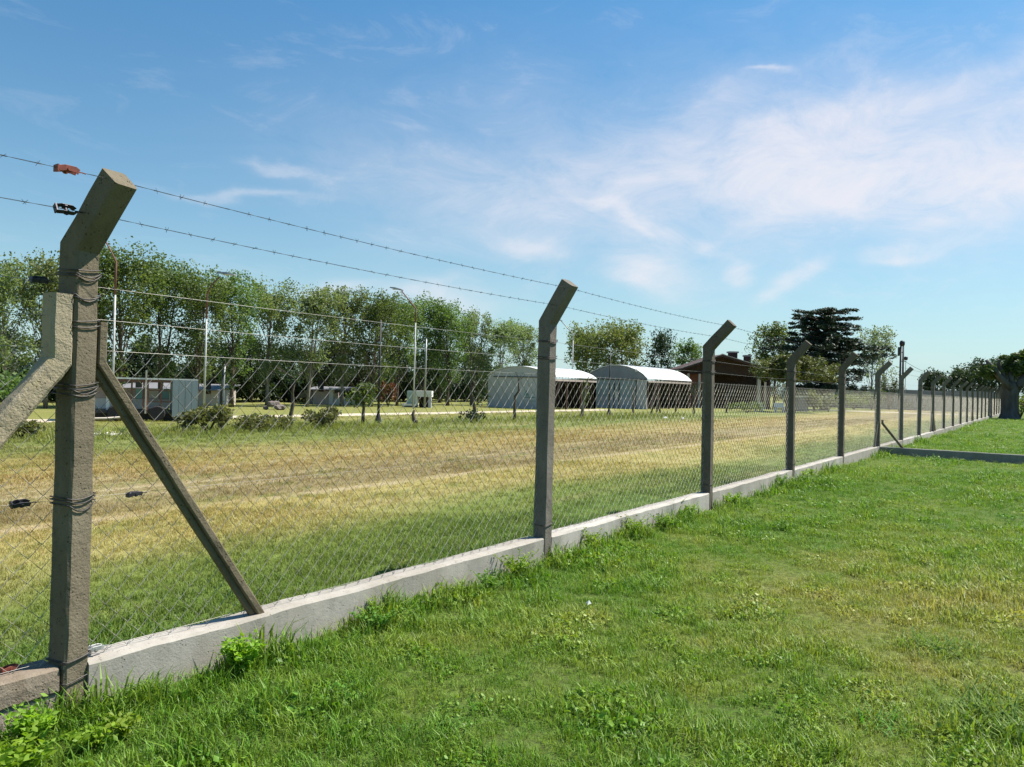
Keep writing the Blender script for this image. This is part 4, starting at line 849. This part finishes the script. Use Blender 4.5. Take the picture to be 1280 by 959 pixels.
def low_house():
    x0, y0 = on(395, 42); d = dep(x0, y0); k = d/F; o = empty('low_house', (x0, y0, 0), 'low house with a pinkish wall and white pillar half hidden behind the trees', 'house', None, YAW-math.pi/2); X = lambda px: (px-395)*k; Z = lambda py: max(0, zat(395, py, d))
    MB().box(X(392), X(412), 0, 3, 0, Z(488)).build('wall', M['pink_wall'], o); MB().box(X(412)+.01, X(417), -.1, .3, 0, Z(484)).build('pillar', M['white_wall'], o); MB().box(X(417)+.02, X(452), .2, .4, 0, Z(497)).build('wall', M['white_wall'], o)
    MB().add([(X(368), -.4, Z(500)), (X(386), -.4, Z(487)), (X(454), -.4, Z(487)), (X(454), 3, Z(483)), (X(380), 3, Z(483))], [(0, 1, 2, 3, 4), (4, 3, 2, 1, 0)]).build('roof', M['grey_roof'], o)
    MB().box(X(386), X(392)-.01, 0, .2, 0, Z(490)).build('wall', M['grey_roof'], o)
    w_ = MB().box(X(398), X(405), -.05, -.003, .9, 1.7).build('window', M['timber'], o); MB().box(X(398.6), X(404.4), -.06, -.052, .98, 1.62).build('pane', M['glass'], w_)
low_house()
x, y = on(210, 42); d = dep(x, y); k = d/F; o = empty('white_house', (x, y, 0), 'white walled building glimpsed behind the trailer', 'house', None, YAW-math.pi/2)
MB().box(-70*k, 62*k, 0, 3, 0, zat(210, 486, d)).build('wall', M['cream'], o); MB().add([(-74*k, -.3, zat(210, 487, d)), (66*k, -.3, zat(210, 487, d)), (66*k, 3.3, zat(210, 480, d)), (-74*k, 3.3, zat(210, 480, d)), (-74*k, -.3, zat(210, 486, d)), (66*k, -.3, zat(210, 486, d)), (66*k, 3.3, zat(210, 479, d)), (-74*k, 3.3, zat(210, 479, d))], [(0, 1, 2, 3), (7, 6, 5, 4), (0, 4, 5, 1), (1, 5, 6, 2), (2, 6, 7, 3), (3, 7, 4, 0)]).build('roof', M['grey_roof'], o)
for a in (-40, 20, 46): w_ = MB().box(a*k, (a+8)*k, -.04, -.003, .7, 1.6).build('window', M['timber'], o); MB().box((a+.7)*k, (a+7.3)*k, -.05, -.042, .78, 1.52).build('pane', M['glass'], w_)
x, y = on(343, 34); o = empty('rubble_heap', (x, y, 0), 'small heap of pinkish rubble under the trees', 'rubble')
for i in range(7):
    mb = MB(); bm = bmesh.new(); bmesh.ops.create_icosphere(bm, subdivisions=1, radius=1)
    for v in bm.verts: v.co *= .75+.35*random.random()
    me = bpy.data.meshes.new('stone'); bm.to_mesh(me); bm.free(); s_ = random.uniform(.13, .26)
    so = link('stone', me, M['rubble'], o, (random.uniform(-.55, .55), random.uniform(-.4, .4), s_*.6+(.2 if i > 4 else 0)), (0, 0, i)); so.scale = (s_, s_, s_*.75)

# ------------------------------------------------------------------ turf: short blades, scattered as tufts
proto = bpy.data.collections.new('tuft_protos')
def tuft(name, n, h, spread, w, mat, seed, bend=.6, curl=1.0):
    rs = np.random.default_rng(seed); V, Fc, tone = [], [], []
    for i in range(n):
        an = rs.random()*6.28; r = spread*math.sqrt(rs.random()); bx, by = r*math.cos(rs.random()*6.28), r*math.sin(rs.random()*6.28); hh = h*(.45+.75*rs.random()); le = bend*hh*(.3+rs.random()); dx, dy = math.cos(an), math.sin(an); sx, sy = -dy*w*.5, dx*w*.5
        b = len(V); V += [(bx-sx, by-sy, -.01), (bx+sx, by+sy, -.01), (bx+dx*le*.35-sx*.8, by+dy*le*.35-sy*.8, hh*.6), (bx+dx*le*.35+sx*.8, by+dy*le*.35+sy*.8, hh*.6), (bx+dx*le, by+dy*le, hh*(1-.25*curl*rs.random()))]
        Fc += [(b, b+1, b+3, b+2), (b+2, b+3, b+4)]; t_ = rs.random(); tone += [t_, t_]
    me = bpy.data.meshes.new(name); me.from_pydata(V, [], Fc); me.attributes.new('tone', 'FLOAT', 'FACE').data.foreach_set('value', np.array(tone, dtype=np.float32)); me.materials.append(mat); return bpy.data.objects.new(name, me)
def clover(name, n, h, spread, size, mat, seed):
    rs = np.random.default_rng(seed); r = spread*np.sqrt(rs.random(n)); a = rs.random(n)*6.28; c = np.stack([r*np.cos(a), r*np.sin(a), h*(.35+.65*rs.random(n))], 1)
    return bpy.data.objects.new(name, leaf_mesh(name, c, size*(.6+.8*rs.random(n)), mat, rs, 0, .7, .6))
def scatter_group(protos, gname):
    col = bpy.data.collections.new(gname)
    for i, p in enumerate(protos): p.name = '%s_%02d' % (gname, i); col.objects.link(p)
    ng = bpy.data.node_groups.new(gname, 'GeometryNodeTree'); ng.interface.new_socket('Geometry', in_out='INPUT', socket_type='NodeSocketGeometry'); ng.interface.new_socket('Geometry', in_out='OUTPUT', socket_type='NodeSocketGeometry')
    N, L = ng.nodes, ng.links; gi, go = N.new('NodeGroupInput'), N.new('NodeGroupOutput'); ip = N.new('GeometryNodeInstanceOnPoints'); ci = N.new('GeometryNodeCollectionInfo'); ci.inputs['Collection'].default_value = col; ci.inputs['Separate Children'].default_value = True; ci.inputs['Reset Children'].default_value = True
    def attr(n_, t_):
        a = N.new('GeometryNodeInputNamedAttribute'); a.data_type = t_; a.inputs['Name'].default_value = n_; return a.outputs[0]
    L.new(gi.outputs[0], ip.inputs['Points']); L.new(ci.outputs[0], ip.inputs['Instance']); ip.inputs['Pick Instance'].default_value = True; L.new(attr('idx', 'INT'), ip.inputs['Instance Index']); L.new(attr('scl', 'FLOAT_VECTOR'), ip.inputs['Scale'])
    e2r = N.new('FunctionNodeEulerToRotation'); L.new(attr('rot', 'FLOAT_VECTOR'), e2r.inputs[0]); L.new(e2r.outputs[0], ip.inputs['Rotation']); L.new(ip.outputs[0], go.inputs[0]); return ng
def scatter(name, P, scl, idx, ng, label):
    n = len(P); me = bpy.data.meshes.new(name); me.vertices.add(n); me.vertices.foreach_set('co', P.astype(np.float32).ravel())
    a = me.attributes.new('scl', 'FLOAT_VECTOR', 'POINT'); a.data.foreach_set('vector', scl.astype(np.float32).ravel()); a = me.attributes.new('idx', 'INT', 'POINT'); a.data.foreach_set('value', idx.astype(np.int32))
    rot = np.stack([rng.normal(size=n)*.12, rng.normal(size=n)*.12, rng.random(n)*6.28], 1); a = me.attributes.new('rot', 'FLOAT_VECTOR', 'POINT'); a.data.foreach_set('vector', rot.astype(np.float32).ravel())
    o = link(name, me); md = o.modifiers.new('scatter', 'NODES'); md.node_group = ng; return tag(o, label, 'grass', None, 'stuff')
def sample(bands, keep):
    out = []
    for d0, d1, dens in bands:
        hw = .80; area = hw*(d1*d1-d0*d0); n = int(area*dens); d = np.sqrt(d0*d0+rng.random(n)*(d1*d1-d0*d0)); lat = (rng.random(n)*2-1)*hw*d
        x = d*CY + lat*SY; y = d*SY - lat*CY; ok = keep(x, y); out.append(np.stack([x[ok], y[ok], d[ok]], 1))
    return np.concatenate(out)
def fnoise(x, y, s, o=0.): return np.array([mnoise.noise(Vector((a*s, b*s, o))) for a, b in zip(x, y)])
lawn_p = [tuft('t', 16, .055, .055, .0042, M['lawn_blade'], 1), tuft('t', 16, .07, .06, .0045, M['lawn_blade'], 2, .9), tuft('t', 14, .045, .07, .005, M['lawn_blade'], 3, 1.3), clover('t', 26, .04, .07, .022, M['lawn_blade'], 4), tuft('t', 12, .11, .05, .0055, M['lawn_blade'], 5, .8)]
ngl = scatter_group(lawn_p, 'lawn_tufts')
Q = sample([(1.6, 5, 620), (5, 9, 400), (9, 16, 170), (16, 32, 45), (32, 60, 9)], lambda x, y: (y < D-.03) & ~((x > xc-.05) & (x < xc+.2)))
n = len(Q); big = 1 + np.clip((Q[:, 2]-6)/22, 0, 2.2); nv = fnoise(Q[:, 0], Q[:, 1], .8); nv2 = fnoise(Q[:, 0], Q[:, 1], 2.7, 4.); edge = np.exp(-np.clip(D-Q[:, 1], 0, 9)/.26)
sz = (.82+.5*nv+.55*nv2+.9*edge*(.6+nv2))*(.7+.6*rng.random(n)); sz = np.clip(sz, .3, 2.4)
idx = np.where((nv2 > .22) & (rng.random(n) < .28), 3, rng.integers(0, 3, n)); idx = np.where(((edge > .35) & (rng.random(n) < .3)) | (rng.random(n) < .03+.10*np.clip(nv, 0, 1)), 4, idx)
scatter('lawn_grass', np.stack([Q[:, 0], Q[:, 1], np.zeros(n)], 1), np.stack([sz*big, sz*big, sz*(1+.35*(big-1))], 1), idx, ngl, 'short green lawn grass on the near side of the fence')
field_p = [tuft('t', 14, .05, .07, .005, M['field_blade'], 11, 1.0), tuft('t', 14, .065, .07, .005, M['field_blade'], 12, 1.2), tuft('t', 12, .04, .09, .006, M['field_blade'], 13, 1.6), tuft('t', 10, .12, .05, .006, M['field_blade'], 14, .7)]
ngf = scatter_group(field_p, 'field_tufts')
Q = sample([(3.2, 9, 300), (9, 16, 110), (16, 28, 36), (28, 50, 9)], lambda x, y: (y > D+WT+.03) & (y < 26.6))
n = len(Q); big = 1 + np.clip((Q[:, 2]-7)/18, 0, 2.4); nv = fnoise(Q[:, 0]*.3, Q[:, 1], .9, 7.); edge = np.exp(-np.clip(Q[:, 1]-D-WT, 0, 9)/.5); strip = np.exp(-((Q[:, 1]-20)/1.6)**2); rutk = .5*np.exp(-((Q[:, 1]-8.25)/.25)**2)
sz = np.clip((.75+.45*nv+.6*edge+.7*strip)*(.7+.6*rng.random(n))*(1-.7*rutk), .2, 2.2); idx = np.where(((strip > .3) & (rng.random(n) < .5)) | ((edge > .5) & (rng.random(n) < .12)), 3, rng.integers(0, 3, n))
scatter('field_grass', np.stack([Q[:, 0], Q[:, 1], np.zeros(n)], 1), np.stack([sz*big, sz*big, sz*(1+.35*(big-1))], 1), idx, ngf, 'dry yellowish mown grass in the field beyond the fence')

# ------------------------------------------------------------------ single weeds and tussocks
def weed_meshes(seed, h, r, stems, leaf, mat='weed'):
    rs = np.random.default_rng(seed); tb = MB(); C_, S_, O_ = [], [], []
    for k in range(stems):
        an = k*2.4+rs.random(); rr = r*(.2+.8*rs.random()); hh = h*(.55+.45*rs.random()); tip = Vector((math.cos(an)*rr, math.sin(an)*rr, hh)); mid = tip*.5+Vector((0, 0, hh*.15)); tb.tube([(rs.normal()*.02, rs.normal()*.02, -.01), tuple(mid), tuple(tip)], [.003, .0025, .0012], 4, False)
        m_ = 16
        for j in range(m_):
            s_ = .25+.75*j/(m_-1); p = (Vector((0, 0, 0)).lerp(mid, s_*2) if s_ < .5 else mid.lerp(tip, s_*2-1)); a2 = j*2.4+k; od = Vector((math.cos(a2), math.sin(a2), .35)); ls = leaf*(1.15-.5*s_)*(.7+.6*rs.random()); c = p+od.normalized()*ls*.55
            C_.append(tuple(c)); S_.append(ls); O_.append(tuple(od))
    return tb.mesh('stem', (M[mat],)), leaf_mesh('foliage', np.array(C_), np.array(S_), M[mat], rs, 0, .5, .3, None, np.array(O_))
def gp(px, py):                              # ground point under a pixel
    v = fw + (px-640)/F*r2 - (py-479.5)/F*u2; s_ = -CAMH/v.z; return v.x*s_, v.y*s_
for i, (px, py, h, r, st, lf, lab) in enumerate([(300, 846, .21, .13, 18, .046, 'bright leafy weed against the plinth below the right brace'), (34, 940, .18, .11, 13, .042, 'tall leafy weed at the lower left corner'), (112, 942, .11, .10, 12, .038, 'leafy weed on the ground in front of the nearest post'),
        (14, 978, .15, .15, 18, .048, 'broad leafy weed cut by the lower left corner of the photo'), (150, 925, .10, .08, 7, .04, 'small leafy weed right of the nearest post'), (645, 722, .17, .17, 12, .035, 'weed clump at the plinth left of the second post'), (612, 740, .12, .16, 10, .035, 'low weed clump left of the second post, farther from it'),
        (735, 690, .17, .15, 11, .035, 'weed clump at the plinth just right of the second post'), (790, 672, .19, .18, 12, .035, 'wide weed clump midway between second and third post'), (830, 662, .14, .16, 10, .035, 'low weeds left of the third post'), (862, 648, .15, .14, 10, .035, 'weeds at the foot of the third post'),
        (915, 632, .14, .18, 10, .04, 'weeds just right of the third post'), (965, 610, .20, .12, 9, .04, 'dark upright weed on the plinth left of the fourth post'), (470, 790, .12, .13, 9, .035, 'weed patch at the plinth between the right brace and second post'), (1010, 600, .16, .2, 10, .05, 'weeds right of the fourth post'), (455, 775, .14, .07, 6, .03, 'thin weed leaning on the plinth right of the brace')]):
    x, y = gp(px, py); y = min(y, D-.07); dk = 'weed_dark' if i in (6, 9, 12, 13) else 'weed'
    q_ = 1.3 if 5 <= i <= 14 else 1.; plant('weed', x, y, weed_meshes(900+i, h*q_, r*q_, int(st*1.4), lf*1.1, dk), lab, 'weed', None, 1, None, ('stem', 'foliage'))
def tussock_mesh(seed, n, L, spread, w):
    rs = np.random.default_rng(seed); V, Fc, tone = [], [], []
    for i in range(n):
        an = rs.random()*6.28; r0 = spread*rs.random()**.7; a0 = rs.random()*6.28; b0 = Vector((r0*math.cos(a0), r0*math.sin(a0), 0)); ln = L*(.5+.7*rs.random()); dv = Vector((math.cos(an), math.sin(an), 0)); sd = Vector((-dv.y, dv.x, 0))*w*.5*(.6+.8*rs.random()); el = R(35+45*rs.random()); b = len(V); m_ = 4
        for j in range(m_+1):
            s_ = j/m_; e = el - s_*s_*R(60); p = b0 + dv*ln*s_*math.cos(el*.7+.2) + Vector((0, 0, max(.004, ln*(s_*math.sin(el) - .45*s_*s_)))); ww = sd*(1-s_**2*.95); V += [tuple(p-ww), tuple(p+ww)]
            if j: q = b+2*j; Fc.append((q-2, q-1, q+1, q)); tone.append(0)
        t_ = rs.random(); tone[-m_:] = [t_]*m_
    me = bpy.data.meshes.new('blades'); me.from_pydata(V, [], Fc); me.attributes.new('tone', 'FLOAT', 'FACE').data.foreach_set('value', np.array(tone, dtype=np.float32)); me.materials.append(M['weed_dark']); return me
for i, (px, py, n_, L_, sp, lab) in enumerate([(1170, 812, 220, .17, .22, 'wide tussock of coarse grass at the lower right of the lawn'), (1212, 772, 90, .12, .10, 'small dark tussock above the wide one on the right'), (1255, 905, 300, .26, .25, 'largest coarse tussock in the lower right corner'), (1095, 905, 110, .12, .16, 'flat tussock left of the corner tussock'), (1030, 690, 110, .11, .16, 'low tussock in the middle of the lawn on the right'), (560, 915, 70, .10, .10, 'small dark tussock at the bottom of the lawn left of centre'),
        (1225, 712, 90, .12, .16, 'small tussock by the right edge of the lawn'), (1195, 620, 110, .16, .22, 'distant tussock on the right near the cross wall'), (880, 915, 80, .10, .14, 'faint tussock at bottom centre right'), (185, 868, 60, .22, .06, 'upright spiky grass against the plinth right of the nearest post'), (160, 860, 40, .2, .04, 'thin spiky grass beside the nearest post foot'), (960, 770, 90, .09, .2, 'flat dark grass patch in the centre right of the lawn')]):
    x, y = gp(px, py); y = min(y, D-.05); o = empty('grass_tussock', (x, y, 0), lab, 'grass tussock'); link('blades', tussock_mesh(950+i, n_, L_, sp, .0065), None, o)
x, y = gp(736, 761); tag(MB().add([(-.02, 0, .03), (.015, -.012, .035), (.022, .01, .05), (-.008, .015, .045), (0, 0, .06)], [(0, 1, 4), (1, 2, 4), (2, 3, 4), (3, 0, 4), (3, 2, 1, 0)]).build('paper_scrap', M['litter'], None, False, (x, y, 0)), 'tiny white paper scrap on the lawn below the second post', 'litter')
